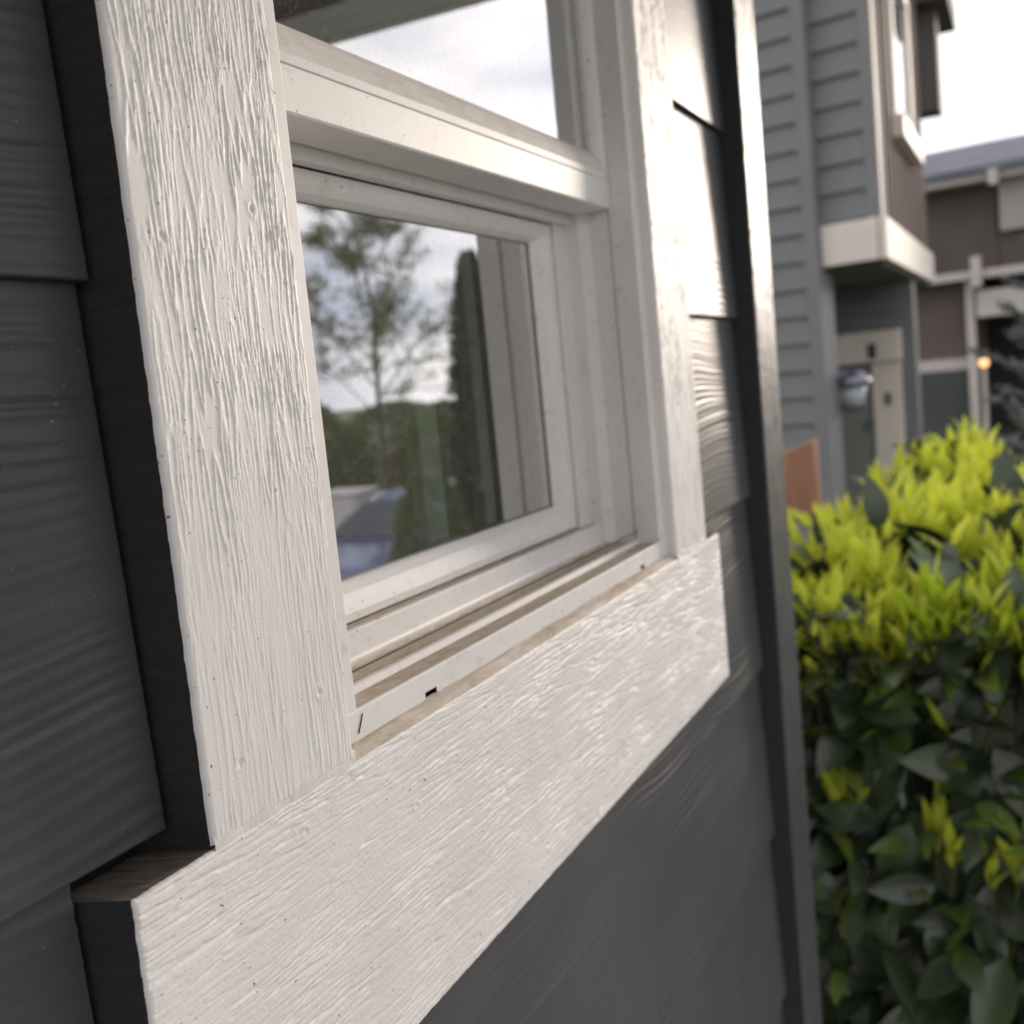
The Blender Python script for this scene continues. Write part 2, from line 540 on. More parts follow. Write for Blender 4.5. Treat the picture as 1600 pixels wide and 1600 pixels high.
def nails(h, X, Z, spots, s=1.0):
    for (a, b) in spots:
        d2 = ((X - a) ** 2 + (Z - b) ** 2)
        ang = np.arctan2(Z - b, X - a)
        rr = np.sqrt(d2) * (1 + 0.16 * np.sin(2 * ang + a * 900) + 0.12 * np.sin(5 * ang + b * 700))
        h = h * (1 - np.exp(-(rr / 0.0028) ** 2) * 0.8)
        h = h + s * (0.00022 * np.exp(-((rr - 0.0026) / 0.0010) ** 2) - 0.0006 * np.exp(-(rr / 0.0012) ** 2))
        h = h + s * 0.0004 * np.exp(-(rr / 0.0035) ** 2) * P(X / 0.0011, Z / 0.0011, 9)
    return h

def grain_ridges(a, l, seed=0, s=1.0):
    """raised thin lines running along l, a is across the board"""
    w = 0.0018 * P(a / 0.035, l / 0.07, seed + 1) + 0.0007 * P(a / 0.008, l / 0.018, seed + 2) + 0.00018 * P(a / 0.003, l / 0.0045, seed + 12)
    s1 = a + w
    n1 = P(s1 / 0.0031, l / 0.042, seed + 3)
    n2 = P(s1 / 0.0023 + 3.7, l / 0.022, seed + 4)
    amp = np.clip(0.80 + 0.75 * P(a / 0.018, l / 0.045, seed + 6), 0.3, 1.05)
    m2 = np.clip(0.30 + 1.6 * P(a / 0.022 + 5, l / 0.05, seed + 9), 0, 1)
    h = 0.00040 * amp * ridge(n1, 0.16) + 0.00019 * m2 * ridge(n2, 0.16)
    h += 0.00013 * P(a / 0.0009, l / 0.0011, seed + 7) * (0.25 + ridge(n1, 0.25) + 0.6 * m2 * ridge(n2, 0.2)) + 0.00010 * P(s1 / 0.012, l / 0.10, seed + 8)
    return h * s

def grain_grooves(a, l, seed=0, s=1.0):
    w = 0.0016 * P(a / 0.03, l / 0.10, seed + 1) + 0.0007 * P(a / 0.008, l / 0.022, seed + 2) + 0.00030 * P(a / 0.002, l / 0.006, seed + 12)
    s1 = a + w
    n1 = P(s1 / 0.0042, l / 0.080, seed + 3)
    n2 = P(s1 / 0.0025 + 3.7, l / 0.035, seed + 4)
    n3 = P(s1 / 0.0012, l / 0.022, seed + 5)
    amp = np.clip(0.75 + 0.7 * P(a / 0.02, l / 0.06, seed + 6), 0.2, 1.5)
    h = -0.00050 * amp * ridge(n1 - 0.05, 0.10) - 0.00028 * amp * ridge(n2, 0.09) + 0.00007 * n3
    h += 0.00012 * P(a / 0.0009, l / 0.0013, seed + 7) + 0.00014 * P(s1 / 0.009, l / 0.16, seed + 8)
    return h * s

def grain_siding(a, l, seed=0, s=1.0):
    w = 0.011 * P(a / 0.09, l / 0.18, seed + 1) + 0.002 * P(a / 0.03, l / 0.07, seed + 2)
    s1 = a + w
    n1 = P(s1 / 0.0078, l / 0.6, seed + 3)
    n2 = P(s1 / 0.0032, l / 0.20, seed + 4)
    amp = np.clip(0.7 + 1.1 * P(a / 0.07, l / 0.22, seed + 5), 0.15, 1.4)
    ph = s1 / 0.0064 + 0.5 * P(s1 / 0.02, l / 0.4, seed + 7)
    h = amp * (0.00030 * np.sin(2 * np.pi * ph) + 0.00040 * n1 + 0.00030 * n2) + 0.00005 * P(a / 0.0018, l / 0.02, seed + 6)
    return h * s

# ------------------------------------------------------------------ the near house: siding, corner board, eave
Z0, EXPO = 0.0075, 0.1955
Y_LAP, Y_TOP = 0.0185, 0.0252
TOPZ = 0.80
house = empty('house_wall', (0.4, 0.1, G), 'near house wall in charcoal lap siding with a charcoal corner board', 'house')
XL, XC0, XC1 = -0.75, 0.9035, 0.997
TL0, TL1, TR0, TR1 = 0.0, 0.0889, 0.559, 0.6485
SX0, SX1, SZ0, SZ1 = -0.0391, 0.689, -0.1360, 0.0005

def siding(x0, x1, k, seed, mask=None, du=0.003, amp=1.0):
    zb = Z0 + EXPO * k
    H = EXPO + 0.02
    zt = min(zb + H, TOPZ + 0.02)
    H = zt - zb
    tilt = (Y_TOP - Y_LAP) / EXPO
    v = np.array([0, tilt, 1.0]); v /= np.linalg.norm(v)
    hf = lambda U, V: grain_siding(V + k * 0.37, U + x0, seed, amp)
    return hboard('siding_board', (x0, Y_LAP, zb), (1, 0, 0), v, x1 - x0, H, du, 0.0013, hf, 0.0066, [M_SIDE, M_EDGE], house, r=0.0014, mask=mask)

for k in (-5, -4, -3, -2, -1, 0, 1, 2, 3):
    zb = Z0 + EXPO * k
    if zb > TOPZ: continue
    if k >= 0:
        siding(XL, TL0 - 0.0028, k, 20 + k * 3, amp=1.25)
        siding(TR1 + 0.002, XC0 - 0.0028, k, 60 + k * 5, du=0.002, amp=0.6)
    elif k == -1:
        zb_ = zb
        msk = lambda uc, vc: ((XL + uc) > SX0 - 0.0026) & ((XL + uc) < SX1 + 0.002) & ((zb_ + vc) > SZ0 - 0.0012)
        siding(XL, XC0 - 0.0028, k, 101, mask=msk, du=0.0035, amp=1.1)
    else:
        siding(XL if k == -2 else -0.2, XC0 - 0.0028, k, 130 + k * 7, du=0.004)

# corner board with its charcoal edge
hf = lambda U, V: grain_ridges(U + 1.3, V, 210, 1.1)
hboard('corner_board', (XC0, 0.0, -1.05), (1, 0, 0), (0, 0, 1), XC1 - XC0, TOPZ + 1.05, 0.0011, 0.0022, hf, 0.04, [M_SIDE, M_EDGE], house, r=0.002, edge_noise=0.0004)
mb = MB(); mb.box(XC0 + 0.04, XC1 - 0.004, 0.04, 0.13, -1.05, TOPZ)
mb.build('corner_return_board', M_SIDE, house, bevel=0.002)

# sheathing round the window opening, kept clear of the frame
mb = MB()
mb.box(XL - 0.3, 0.080, 0.041, 0.12, G, TOPZ + 0.02)
mb.box(0.568, XC1 - 0.03, 0.041, 0.12, G, TOPZ + 0.02)
mb.box(0.080, 0.568, 0.041, 0.12, G, -0.006)
mb.build('sheathing', M_BLACK, house)
# dim room behind the glass (five closed walls)
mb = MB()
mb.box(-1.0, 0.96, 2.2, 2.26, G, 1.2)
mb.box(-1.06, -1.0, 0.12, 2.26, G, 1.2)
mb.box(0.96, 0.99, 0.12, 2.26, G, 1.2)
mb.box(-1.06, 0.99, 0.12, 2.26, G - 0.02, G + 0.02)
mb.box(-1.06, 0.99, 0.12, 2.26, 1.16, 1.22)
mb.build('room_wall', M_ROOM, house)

# eave: soffit boards, lighter runner boards, fascia and roof slab
EX = 1.42
ny = 6
for i in range(ny):
    y1 = 0.03 - i * 0.145; y0 = y1 - 0.139
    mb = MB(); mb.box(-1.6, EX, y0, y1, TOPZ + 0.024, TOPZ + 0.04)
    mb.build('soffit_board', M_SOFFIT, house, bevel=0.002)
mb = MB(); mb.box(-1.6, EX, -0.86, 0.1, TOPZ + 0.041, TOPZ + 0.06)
mb.build('soffit_backing', M_BLACK, house)
for y in (-0.30, -0.62):
    mb = MB(); mb.box(-1.6, EX - 0.002, y - 0.035, y + 0.035, TOPZ + 0.008, TOPZ + 0.0235)
    mb.build('soffit_batten', M_FASCIA, house, bevel=0.002)
mb = MB(); mb.box(EX - 0.12, EX - 0.001, -0.86, 0.0, TOPZ + 0.004, TOPZ + 0.0075)
mb.build('soffit_batten', M_FASCIA, house, bevel=0.001)
mb = MB(); mb.box(EX + 0.001, EX + 0.03, -0.9, 0.12, TOPZ - 0.0, TOPZ + 0.16)
mb.build('rake_fascia_board', M_FASCIA, house, bevel=0.003)
mb = MB(); mb.box(-1.6, EX, -0.895, -0.865, TOPZ + 0.0, TOPZ + 0.16)
mb.build('eave_fascia_board', M_FASCIA, house, bevel=0.003)
mb = MB(); mb.prism([(-0.93, TOPZ + 0.165), (-0.93, TOPZ + 0.185), (2.4, TOPZ + 1.5), (2.4, TOPZ + 1.47)], 'x', -1.6, EX + 0.06)
M_ROOF = simple('dark_shingles', (0.05, 0.05, 0.055), 0.9, 0.25, 20)
mb.build('roof', M_ROOF, house)

# ------------------------------------------------------------------ the window
win = empty('window', (0.324, 0.03, 0.0), 'white vinyl window with wide rough-sawn trim set in charcoal siding', 'window')

def hf_left(U, V):
    h = grain_ridges(U, V, 300, 1.12)
    # finer, flatter grain in the lowest part of the board
    t = np.clip((0.13 - V) / 0.09, 0, 1)
    h2 = grain_ridges(U * 1.1 + 0.2, V * 0.7, 330, 0.66)
    h = h * (1 - t) + h2 * t
    return nails(h, U + TL0, V + 0.0015, NAILS_LEFT)
o = hboard('trim_board', (TL0, 0.0, 0.0015), (1, 0, 0), (0, 0, 1), TL1 - TL0, TOPZ - 0.0015, 0.00048, 0.00075, hf_left, 0.04,
           [M_TRIM, M_EDGE], win, r=0.0022, side_mi=(0, 0, 1, 1), edge_noise=0.0003, fall_bot=0.16)
tag(o, 'left trim board with strong vertical grain and charcoal painted edge')
hf = lambda U, V: grain_ridges(U + 0.7, V + 2.0, 360, 1.1)
o = hboard('trim_board', (TR0, 0.0, 0.0015), (1, 0, 0), (0, 0, 1), TR1 - TR0, TOPZ - 0.0015, 0.0009, 0.0016, hf, 0.04,
           [M_TRIM, M_TRIM], win, r=0.0018, edge_noise=0.0003)
tag(o, 'right trim board seen at a slant beside the narrow siding strip')
def hf_sill(U, V):
    h = grain_grooves(V, U, 400, 1.6)
    return nails(h, U + SX0, V + SZ0, NAILS_SILL, 0.9)
o = hboard('sill_board', (SX0, -0.0005, SZ0), (1, 0, 0), (0, 0, 1), SX1 - SX0, SZ1 - SZ0, 0.00085, 0.0005, hf_sill, 0.04,
           [M_TRIM, M_EDGE, M_DUST], win, r=0.0018, side_mi=(1, 1, 2, 1), edge_noise=0.00035, fall_top=0.16)
tag(o, 'wide horizontal white board under the window with dusty top edge')

# caulk bead between left trim board and sill board, and along the foot of the frame
def bead(name, x0, x1, yc, zc, hz, hy, mat, seed, n=260, m=10):
    X = np.linspace(x0, x1, n)
    wz = hz * (1 + 0.30 * P(X / 0.016, X * 0 + seed, seed) + 0.10 * P(X / 0.004, X * 0 + seed + 5, seed))
    wy = hy * (1 + 0.4 * P(X / 0.012, X * 0 + seed + 2, seed + 1) + 0.12 * P(X / 0.003, X * 0, seed + 3))
    zc_ = zc + hz * 0.5 * P(X / 0.02, X * 0 + 1.5, seed + 2)
    T = np.linspace(-math.pi / 2, math.pi / 2, m)
    pts = np.zeros((n, m, 3))
    for j, t in enumerate(T):
        pts[:, j, 0] = X; pts[:, j, 1] = yc - wy * math.cos(t); pts[:, j, 2] = zc_ + wz * math.sin(t)
    idx = np.arange(n * m).reshape(n, m)
    q = np.stack([idx[:-1, :-1], idx[1:, :-1], idx[1:, 1:], idx[:-1, 1:]], -1).reshape(-1, 4)
    me = npmesh(name, pts.reshape(-1, 3), q)
    return link(name, me, mat, win, smooth=True)
bead('caulk_bead', TL0 + 0.0001, TL1 + 0.001, 0.0009, 0.0018, 0.0050, 0.0010, M_CAULKW, 2)
bead('caulk_bead', TR0, TR1 - 0.002, 0.0006, 0.0012, 0.003, 0.0010, M_CAULKW, 5)
# frame: two jambs, sill with tracks, stop under the meeting rail
JR = [(0.566, 0.008), (0.5423, 0.008), (0.5423, 0.0275), (0.5458, 0.0275), (0.5458, 0.0297), (0.5445, 0.0297), (0.5445, 0.046),
      (0.536, 0.052), (0.536, 0.064), (0.5150, 0.064), (0.5150, 0.095), (0.566, 0.095)]
CX2 = 0.0889 + 0.559
mb = MB(); mb.prism(JR, 'z', -0.003, TOPZ - 0.02)
jr = mb.build('jamb', M_VINYL, win, bevel=0.0009)
tag(jr, 'right jamb with stepped grey-white grooves')
mb = MB(); mb.prism([(CX2 - x, y) for x, y in JR], 'z', -0.003, TOPZ - 0.02)
mb.build('jamb', M_VINYL, win, bevel=0.0009)

def frame_sill():
    prof = [(0.0074, -0.004), (0.0074, 0.0050), (0.0074, 0.0081), (0.0074, 0.0172), (0.0082, 0.0180), (0.0100, 0.0178), (0.0106, 0.0170), (0.0252, 0.0170),
            (0.0258, 0.0204), (0.0266, 0.0209), (0.0286, 0.0209), (0.0293, 0.0203), (0.0297, 0.0180), (0.0505, 0.0186), (0.0515, 0.0203), (0.0540, 0.0208),
            (0.0546, 0.0225), (0.0548, 0.0350), (0.0556, 0.0360), (0.0590, 0.0360), (0.0592, 0.0354), (0.0680, 0.0354), (0.0680, -0.004)]
    dirty = {6: 1, 12: 1, 5: 1, 20: 1, 19: 1, 13: 1}
    xs = [0.0820, 0.1628, 0.1742, 0.4900, 0.4990, 0.5660]
    s = MB(); n = len(prof)
    for x in xs:
        for p in prof: s.v.append((x, p[0], p[1]))
    for i in range(len(xs) - 1):
        for j in range(n):
            q = (j + 1) % n
            if i in (1, 3) and j == 1: continue        # weep slots
            s.f.append([i * n + j, i * n + q, (i + 1) * n + q, (i + 1) * n + j]); s.m.append(dirty.get(j, 0))
    s.f.append(list(range(n))[::-1]); s.m.append(0)
    s.f.append([(len(xs) - 1) * n + j for j in range(n)]); s.m.append(0)
    return s.build('sill_track', [M_VINYL, M_DIRTY], win)
fs = frame_sill()
tag(fs, 'sill track full of brown dirt with two weep slots')
# old brown caulk sloping from the frame lip to the sill board
def slope_caulk():
    n, m = 420, 12
    X = np.linspace(TL1 - 0.001, TR0 + 0.001, n)
    pts = np.zeros((n, m, 3))
    for j in range(m):
        t = j / (m - 1)
        y = 0.0005 + (0.0082 - 0.0005) * t
        z = 0.0004 + 0.0046 * t ** 0.8
        pts[:, j, 0] = X
        pts[:, j, 1] = y + 0.0002 * P(X / 0.012, X * 0 + j * 0.3, 3)
        pts[:, j, 2] = z + 0.0005 * P(X / 0.03, X * 0 + j * 0.25, 8) + 0.00012 * P(X / 0.0025, X * 0 + j * 0.6, 9) + 0.0008 * math.sin(t * math.pi)
    idx = np.arange(n * m).reshape(n, m)
    q = np.stack([idx[:-1, :-1], idx[1:, :-1], idx[1:, 1:], idx[:-1, 1:]], -1).reshape(-1, 4)
    me = npmesh('caulk_bead', pts.reshape(-1, 3), q)
    return link('caulk_bead', me, M_CAULK, win, smooth=True)
tag(slope_caulk(), 'brown stained caulk along the front of the sill track')
# thin crack in the mitre at the left end of the sill
mb = MB(); mb.obox((0.1060, 0.0074, 0.0115), Vector((0.5, 0, 0.87)), Vector((0, 1, 0)), Vector((0.87, 0, -0.5)), 0.0045, 0.0005, 0.00018)
mb.build('mitre_crack', M_BLACK, win)

mb = MB(); mb.box(0.110, 0.5400, 0.0575, 0.066, 0.2759, 0.300)
mb.build('rail_stop', M_VINYL, win, bevel=0.0008)

def sash(name, x0, x1, z0, z1, rings_def, mats_idx=None):
    """mitred frame: each entry is (inset x, inset z bottom, inset z top, y)"""
    rs = []
    for (tx, tb, tt, y) in rings_def:
        rs.append([(x0 + tx, y, z0 + tb), (x1 - tx, y, z0 + tb), (x1 - tx, y, z1 - tt), (x0 + tx, y, z1 - tt)])
    s = MB(); s.rings(rs, mats=mats_idx)
    return s.build(name, [M_VINYL, M_RAILD], win)
lo = sash('lower_sash', 0.1340, 0.5138, 0.0362, 0.2755, [
    (0.020, 0.020, 0.020, 0.092), (0, 0, 0, 0.092), (0, 0, 0, 0.0672), (0.0008, 0.0008, 0.0008, 0.0663), (0.006, 0.0050, 0.004, 0.0661), (0.0072, 0.0062, 0.005, 0.0664),
    (0.012, 0.0105, 0.008, 0.0676), (0.017, 0.0150, 0.0115, 0.0700), (0.0215, 0.0192, 0.0140, 0.0735), (0.0235, 0.0208, 0.0148, 0.0752),
    (0.0238, 0.0211, 0.0150, 0.0790), (0.020, 0.020, 0.0145, 0.092)], [0, 0, 0, 0, 0, 0, 0, 0, 0, 1, 1])
tag(lo, 'small lower sash with bevelled white rails')
up = sash('upper_sash', 0.1062, 0.5417, 0.2835, 0.715, [
    (0.010, 0.030, 0.030, 0.056), (0, 0, 0.0, 0.056), (0, 0, 0, 0.0262), (0.0008, 0.0010, 0.001, 0.0252), (0.0035, 0.0205, 0.020, 0.0246), (0.0040, 0.0210, 0.0205, 0.0256),
    (0.0044, 0.0214, 0.021, 0.0256), (0.0047, 0.0220, 0.022, 0.0246), (0.006, 0.0265, 0.026, 0.0249), (0.009, 0.0325, 0.032, 0.0262), (0.012, 0.038, 0.037, 0.0287),
    (0.0145, 0.0425, 0.041, 0.0322), (0.0152, 0.0438, 0.0425, 0.0350), (0.0153, 0.0438, 0.0425, 0.040), (0.010, 0.035, 0.03, 0.056)], [0, 0, 0, 0, 0, 0, 0, 0, 1, 1, 1, 1, 1, 0])
tag(up, 'upper sash whose rounded bottom rail is dusted with brown dirt')

def pane(name, x0, x1, z0, z1, y, parent):
    s = MB(); s.box(x0, x1, y, y + 0.003, z0, z1)
    o = s.build(name, [M_GLASS, M_CLEAR], None, recalc=True)
    for p in o.data.polygons:
        p.material_index = 0 if p.normal.y < -0.9 else 1
    par(o, parent)
    return o
p1 = pane('glass_pane', 0.150, 0.4975, 0.050, 0.266, 0.0772, lo)
tag(p1, 'lower glass pane reflecting trees and a blue car')
p2 = pane('glass_pane', 0.1150, 0.5330, 0.318, 0.690, 0.0362, up)
tag(p2, 'upper glass pane reflecting bright sky and a dark eave')
# glazing gasket lines
def gasket(x0, x1, z0, z1, y, w, parent):
    s = MB()
    rs = [[(x0, y - 0.0012, z0), (x1, y - 0.0012, z0), (x1, y - 0.0012, z1), (x0, y - 0.0012, z1)],
          [(x0 + w, y - 0.0004, z0 + w), (x1 - w, y - 0.0004, z0 + w), (x1 - w, y - 0.0004, z1 - w), (x0 + w, y - 0.0004, z1 - w)]]
    s.rings(rs)
    o = s.build('gasket', M_GASKET, None); par(o, parent); return o
gasket(0.1560, 0.4916, 0.0560, 0.2622, 0.0772, 0.0020, lo)
# pale bars of the inner frame seen through the tinted glass
for (a, b) in ((0.3275, 0.3535), (0.4105, 0.4270)):
    mb = MB(); mb.box(a, b, 0.0935, 0.104, 0.02, 0.30)
    mb.build('inner_bar', M_BARP, win, bevel=0.001)

# ------------------------------------------------------------------ neighbour's grey house
M_NSID = simple('grey_lap_siding', (0.160, 0.163, 0.165), 0.6, 0.08, 3)
M_NTRIM = simple('grey_house_trim', (0.175, 0.178, 0.180), 0.6, 0.06, 3)
M_CREAM = simple('cream_house_trim', (0.66, 0.60, 0.53), 0.55, 0.06, 3)
M_BROWN = simple('brown_wall_paint', (0.22, 0.175, 0.15), 0.7, 0.12, 3)
M_BAYTR = simple('brown_grey_trim', (0.34, 0.29, 0.26), 0.6, 0.06, 3)
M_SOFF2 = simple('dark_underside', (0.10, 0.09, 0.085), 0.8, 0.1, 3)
M_DOOR = simple('grey_green_door_paint', (0.20, 0.205, 0.19), 0.5, 0.05, 3)
M_METAL = simple('pewter_lantern_metal', (0.18, 0.18, 0.22), 0.35, 0.1, 10, metal=0.7)
M_FROST = simple('frosted_lantern_glass', (0.40, 0.43, 0.46), 0.3, 0.05, 10)
M_WGLASS = simple('far_window_glass', (0.05, 0.06, 0.07), 0.04, 0.05, 2, spec=1.0)
M_WGLASS.node_tree.nodes['Principled BSDF'].inputs['Metallic'].default_value = 0.75
M_WGLASS.node_tree.nodes['Principled BSDF'].inputs['Base Color'].default_value = (0.8, 0.84, 0.88, 1)
for l in list(M_WGLASS.node_tree.links):
    if l.to_socket.name == 'Base Color': M_WGLASS.node_tree.links.remove(l)

nb = empty('neighbour_house', (8.5, 1.5, G), 'grey lap-sided house with a cream-banded overhanging bay and an entry below it', 'house')
ANG = math.radians(12)
ax = Vector((math.sin(ANG), math.cos(ANG), 0))      # along the side walls, away from the street
an = Vector((-math.cos(ANG), math.sin(ANG), 0))     # outward normal of the side walls
zz = Vector((0, 0, 1))

def lap_shape(L, expo, th=0.028):
    """one lap board: length along local x, front towards -y, bottom at z=0"""
    s = MB(); s.prism([(-th, 0), (-0.002, expo + 0.012), (0.008, expo + 0.012), (0.008, 0)], 'x', 0, L)
    return s

def lap_wall(org, L, z_top, z_bot, expo, mat, parent, name='siding_board', phase=0.0):
    me = None
    M0 = Matrix(((ax.x, -an.x, 0, 0), (ax.y, -an.y, 0, 0), (0, 0, 1, 0), (0, 0, 0, 1)))
    z = z_top - phase
    while z > z_bot:
        if me is None:
            o = lap_shape(L, expo).build(name, mat)
            me = o.data
        else:
            o = bpy.data.objects.new(name, me); COL.objects.link(o); WM[o] = Matrix.Identity(4)
        o.matrix_world = Matrix.Translation(Vector((org.x, org.y, z))) @ M0
        par(o, parent)
        z -= expo
CA = Vector((7.0, 0.95, 0))
# wall body behind the boards
def slab(name, org, L, depth, z0, z1, mat, parent, off=0.0, bev=0.0):
    c = org + ax * (L / 2) - an * (depth / 2 - off) + zz * ((z0 + z1) / 2)
    s = MB(); s.obox(c, ax, an, zz, L / 2, depth / 2, (z1 - z0) / 2)
    return s.build(name, mat, parent, bevel=bev)
slab('wall', CA + ax * 0.02, 3.0, 0.25, G, 4.2, M_NSID, nb, off=-0.01)
lap_wall(CA + ax * 0.085, 2.6, 2.357 + 4 * 0.176, G, 0.176, M_NSID, nb)
slab('corner_trim', CA, 0.09, 0.12, G, 4.0, M_NTRIM, nb, off=0.026, bev=0.004)
# bay side
CB = Vector((7.1, 0.952, 0)) + an * 0.0
LB = 0.385
tipB = CB - ax * LB
slab('bay_wall', tipB + ax * 0.01, LB + 0.3, 0.2, 0.75, 4.2, M_NSID, nb, off=-0.012)
lap_wall(tipB + ax * 0.06, LB - 0.06, 2.245 + 4 * 0.178, 0.93, 0.178, M_NSID, nb)
slab('corner_trim', tipB - ax * 0.004, 0.066, 0.09, 0.985, 4.0, M_NTRIM, nb, off=0.024, bev=0.004)
YB = tipB.y
XB0, XB1 = tipB.x, 10.55
# bay front
mb = MB(); mb.box(XB0 + 0.08, XB1, YB + 0.012, YB + 0.08, 0.985, 4.2)
mb.build('bay_front_wall', M_BROWN, nb)
for i in range(13):
    x = XB0 + 0.1 + i * 0.275
    if 8.1 < x < 9.5:
        z1 = 1.62
    else: z1 = 4.1
    mb = MB(); mb.box(x, x + 0.045, YB - 0.012, YB + 0.0115, 0.99, z1)
    mb.build('wall_batten', M_BROWN, nb)
mb = MB(); mb.box(XB0 - 0.004, XB0 + 0.11, YB - 0.024, YB + 0.011, 0.985, 4.0)
mb.build('corner_trim', M_BAYTR, nb, bevel=0.004)
# cream band round the foot of the bay
mb = MB(); mb.box(XB0 - 0.03, XB1 + 0.05, YB - 0.05, YB - 0.0005, 0.722, 0.9845)
mb.build('bay_band', M_CREAM, nb, bevel=0.005)
c = tipB + ax * (LB / 2 - 0.012) + an * 0.03 + zz * ((0.722 + 0.9845) / 2)
mb = MB(); mb.obox(c, ax, an, zz, LB / 2 - 0.012, 0.022, 0.131)
mb.build('bay_band', M_CREAM, nb, bevel=0.005)
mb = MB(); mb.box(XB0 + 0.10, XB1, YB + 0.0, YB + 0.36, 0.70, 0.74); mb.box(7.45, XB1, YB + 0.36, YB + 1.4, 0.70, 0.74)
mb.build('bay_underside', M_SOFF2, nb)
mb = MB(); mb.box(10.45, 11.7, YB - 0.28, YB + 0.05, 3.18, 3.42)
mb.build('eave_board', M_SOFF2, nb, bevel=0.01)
# window in the bay front
mb = MB()
mb.box(8.16, 9.46, YB - 0.035, YB + 0.010, 2.86, 2.96); mb.box(8.16, 8.26, YB - 0.035, YB + 0.010, 1.80, 2.86); mb.box(9.36, 9.46, YB - 0.035, YB + 0.010, 1.80, 2.86)
bw = mb.build('bay_window', M_CREAM, nb)
mb = MB(); mb.box(8.26, 9.36, YB - 0.012, YB + 0.008, 1.80, 2.86)
o = mb.build('window_pane', M_WGLASS); par(o, bw)
mb = MB(); mb.box(8.05, 9.56, YB - 0.09, YB + 0.010, 1.635, 1.795)
o = mb.build('window_sill', M_CREAM, bevel=0.004); par(o, bw)
# return wall and eave beyond the bay
mb = MB(); mb.box(XB1 + 0.15, XB1 + 0.5, YB - 0.16, YB + 0.2, 2.28, 4.4)
mb.build('eave_return', M_SOFF2, nb, bevel=0.01)
mb = MB(); mb.box(XB0 - 0.3, XB1 + 0.6, YB - 0.22, YB + 2.5, 4.2, 4.4)
mb.build('eave', M_SOFF2, nb, bevel=0.01)
mb = MB(); mb.prism([(YB - 0.3, 4.4), (YB - 0.3, 4.5), (YB + 3.0, 6.1), (YB + 3.0, 5.9)], 'x', XB0 - 0.4, XB1 + 0.7)
mb.build('roof', M_ROOF, nb)
# entry below the bay
XE = 9.2
mb = MB(); mb.box(XE + 0.02, XE + 0.3, 0.60, 2.6, G, 0.70)
mb.build('entry_wall', M_NSID, nb)
lw = []
for i in range(3):
    mb = MB(); mb.prism([(XE - 0.004, 0.33 + i * 0.13), (XE + 0.012, 0.455 + i * 0.13), (XE + 0.022, 0.455 + i * 0.13), (XE + 0.022, 0.33 + i * 0.13)], 'y', 0.72, 2.5)
    mb.build('entry_siding_board', M_NSID, nb)
mb = MB(); mb.box(XE - 0.09, XE + 0.01, 0.70, 1.33, 0.06, 0.315)
mb.build('door_header', M_CREAM, nb, bevel=0.006)
mb = MB(); mb.box(XE - 0.05, XE + 0.012, 0.715, 0.945, G, 0.059)
mb.build('door_jamb', M_CREAM, nb, bevel=0.006)
mb = MB(); mb.box(XE - 0.05, XE + 0.012, 1.225, 1.325, G, 0.059)
mb.build('door_jamb', M_CREAM, nb, bevel=0.006)
mb = MB(); mb.box(XE - 0.012, XE + 0.012, 0.946, 1.224, G, 0.059)
dr = mb.build('door', M_DOOR, nb)
mb = MB(); mb.tube([(XE - 0.06, 0.99, -0.45), (XE - 0.012, 0.99, -0.45)], [0.028, 0.022], 10)
o = mb.build('door_handle', M_METAL); par(o, dr)
mb = MB(); mb.box(XE - 0.065, XE - 0.0505, 0.80, 0.85, -0.30, -0.20)
mb.build('doorbell_plate', M_SOFF2, nb, bevel=0.004)
mb = MB(); mb.box(XE - 0.105, XE - 0.0905, 0.895, 0.955, 0.095, 0.215)
mb.build('number_plate', M_GASKET, nb, bevel=0.003)
mb = MB(); mb.tube([(10.2, 0.93, 0.70), (10.2, 0.93, 0.66), (10.2, 0.93, 0.62)], [0.17, 0.17, 0.12], 16)
mb.build('ceiling_lamp', M_FROST, nb, smooth=True)

# wall lantern by the entry
lan = empty('wall_lantern', (7.32, 0.85, -0.2), 'pewter wall lantern with a domed cap beside the neighbour entry', 'lantern')
lx, ly, lz = 7.36, 0.85, -0.06
mb = MB()
prof = [(0.0, 0.115), (0.03, 0.11), (0.075, 0.085), (0.115, 0.05), (0.135, 0.02), (0.135, 0.0), (0.0, 0.0)]
mb.rings([[(lx + r * math.cos(t), ly + r * math.sin(t), lz + z) for t in [i * math.pi / 8 for i in range(16)]] for r, z in prof])
mb.build('lantern_cap', M_METAL, lan, smooth=True)
mb = MB(); mb.tube([(lx, ly, lz - 0.001), (lx, ly, lz - 0.15)], [0.098, 0.080], 12)
mb.build('lantern_glass', M_FROST, lan, smooth=True)
mb = MB(); mb.tube([(lx, ly, lz - 0.151), (lx, ly, lz - 0.165), (lx, ly, lz - 0.18)], [0.086, 0.075, 0.03], 12)
mb.build('lantern_base', M_METAL, lan)
mb = MB(); mb.tube([(7.03, 1.02, lz - 0.08), (7.12, 0.98, lz + 0.05), (7.24, 0.91, lz + 0.07), (lx - 0.02, ly + 0.01, lz + 0.10)], [0.014] * 4, 8)
mb.build('bracket_arm', M_METAL, lan, smooth=True)

# ------------------------------------------------------------------ cedar fence post
M_CEDAR = simple('cedar_stain', (0.38, 0.19, 0.12), 0.75, 0.28, 6, stretch=(8, 8, 0.6), bumps=0.5, bscale=80)
mb = MB(); mb.prism([(0.415, G), (0.415, -0.128), (0.535, -0.168), (0.535, G)], 'x', 3.50, 3.535)
fp = mb.build('fence_post', M_CEDAR, None, bevel=0.006)
tag(fp, 'orange-brown cedar fence post with a slanted top behind the hedge', 'fence post')

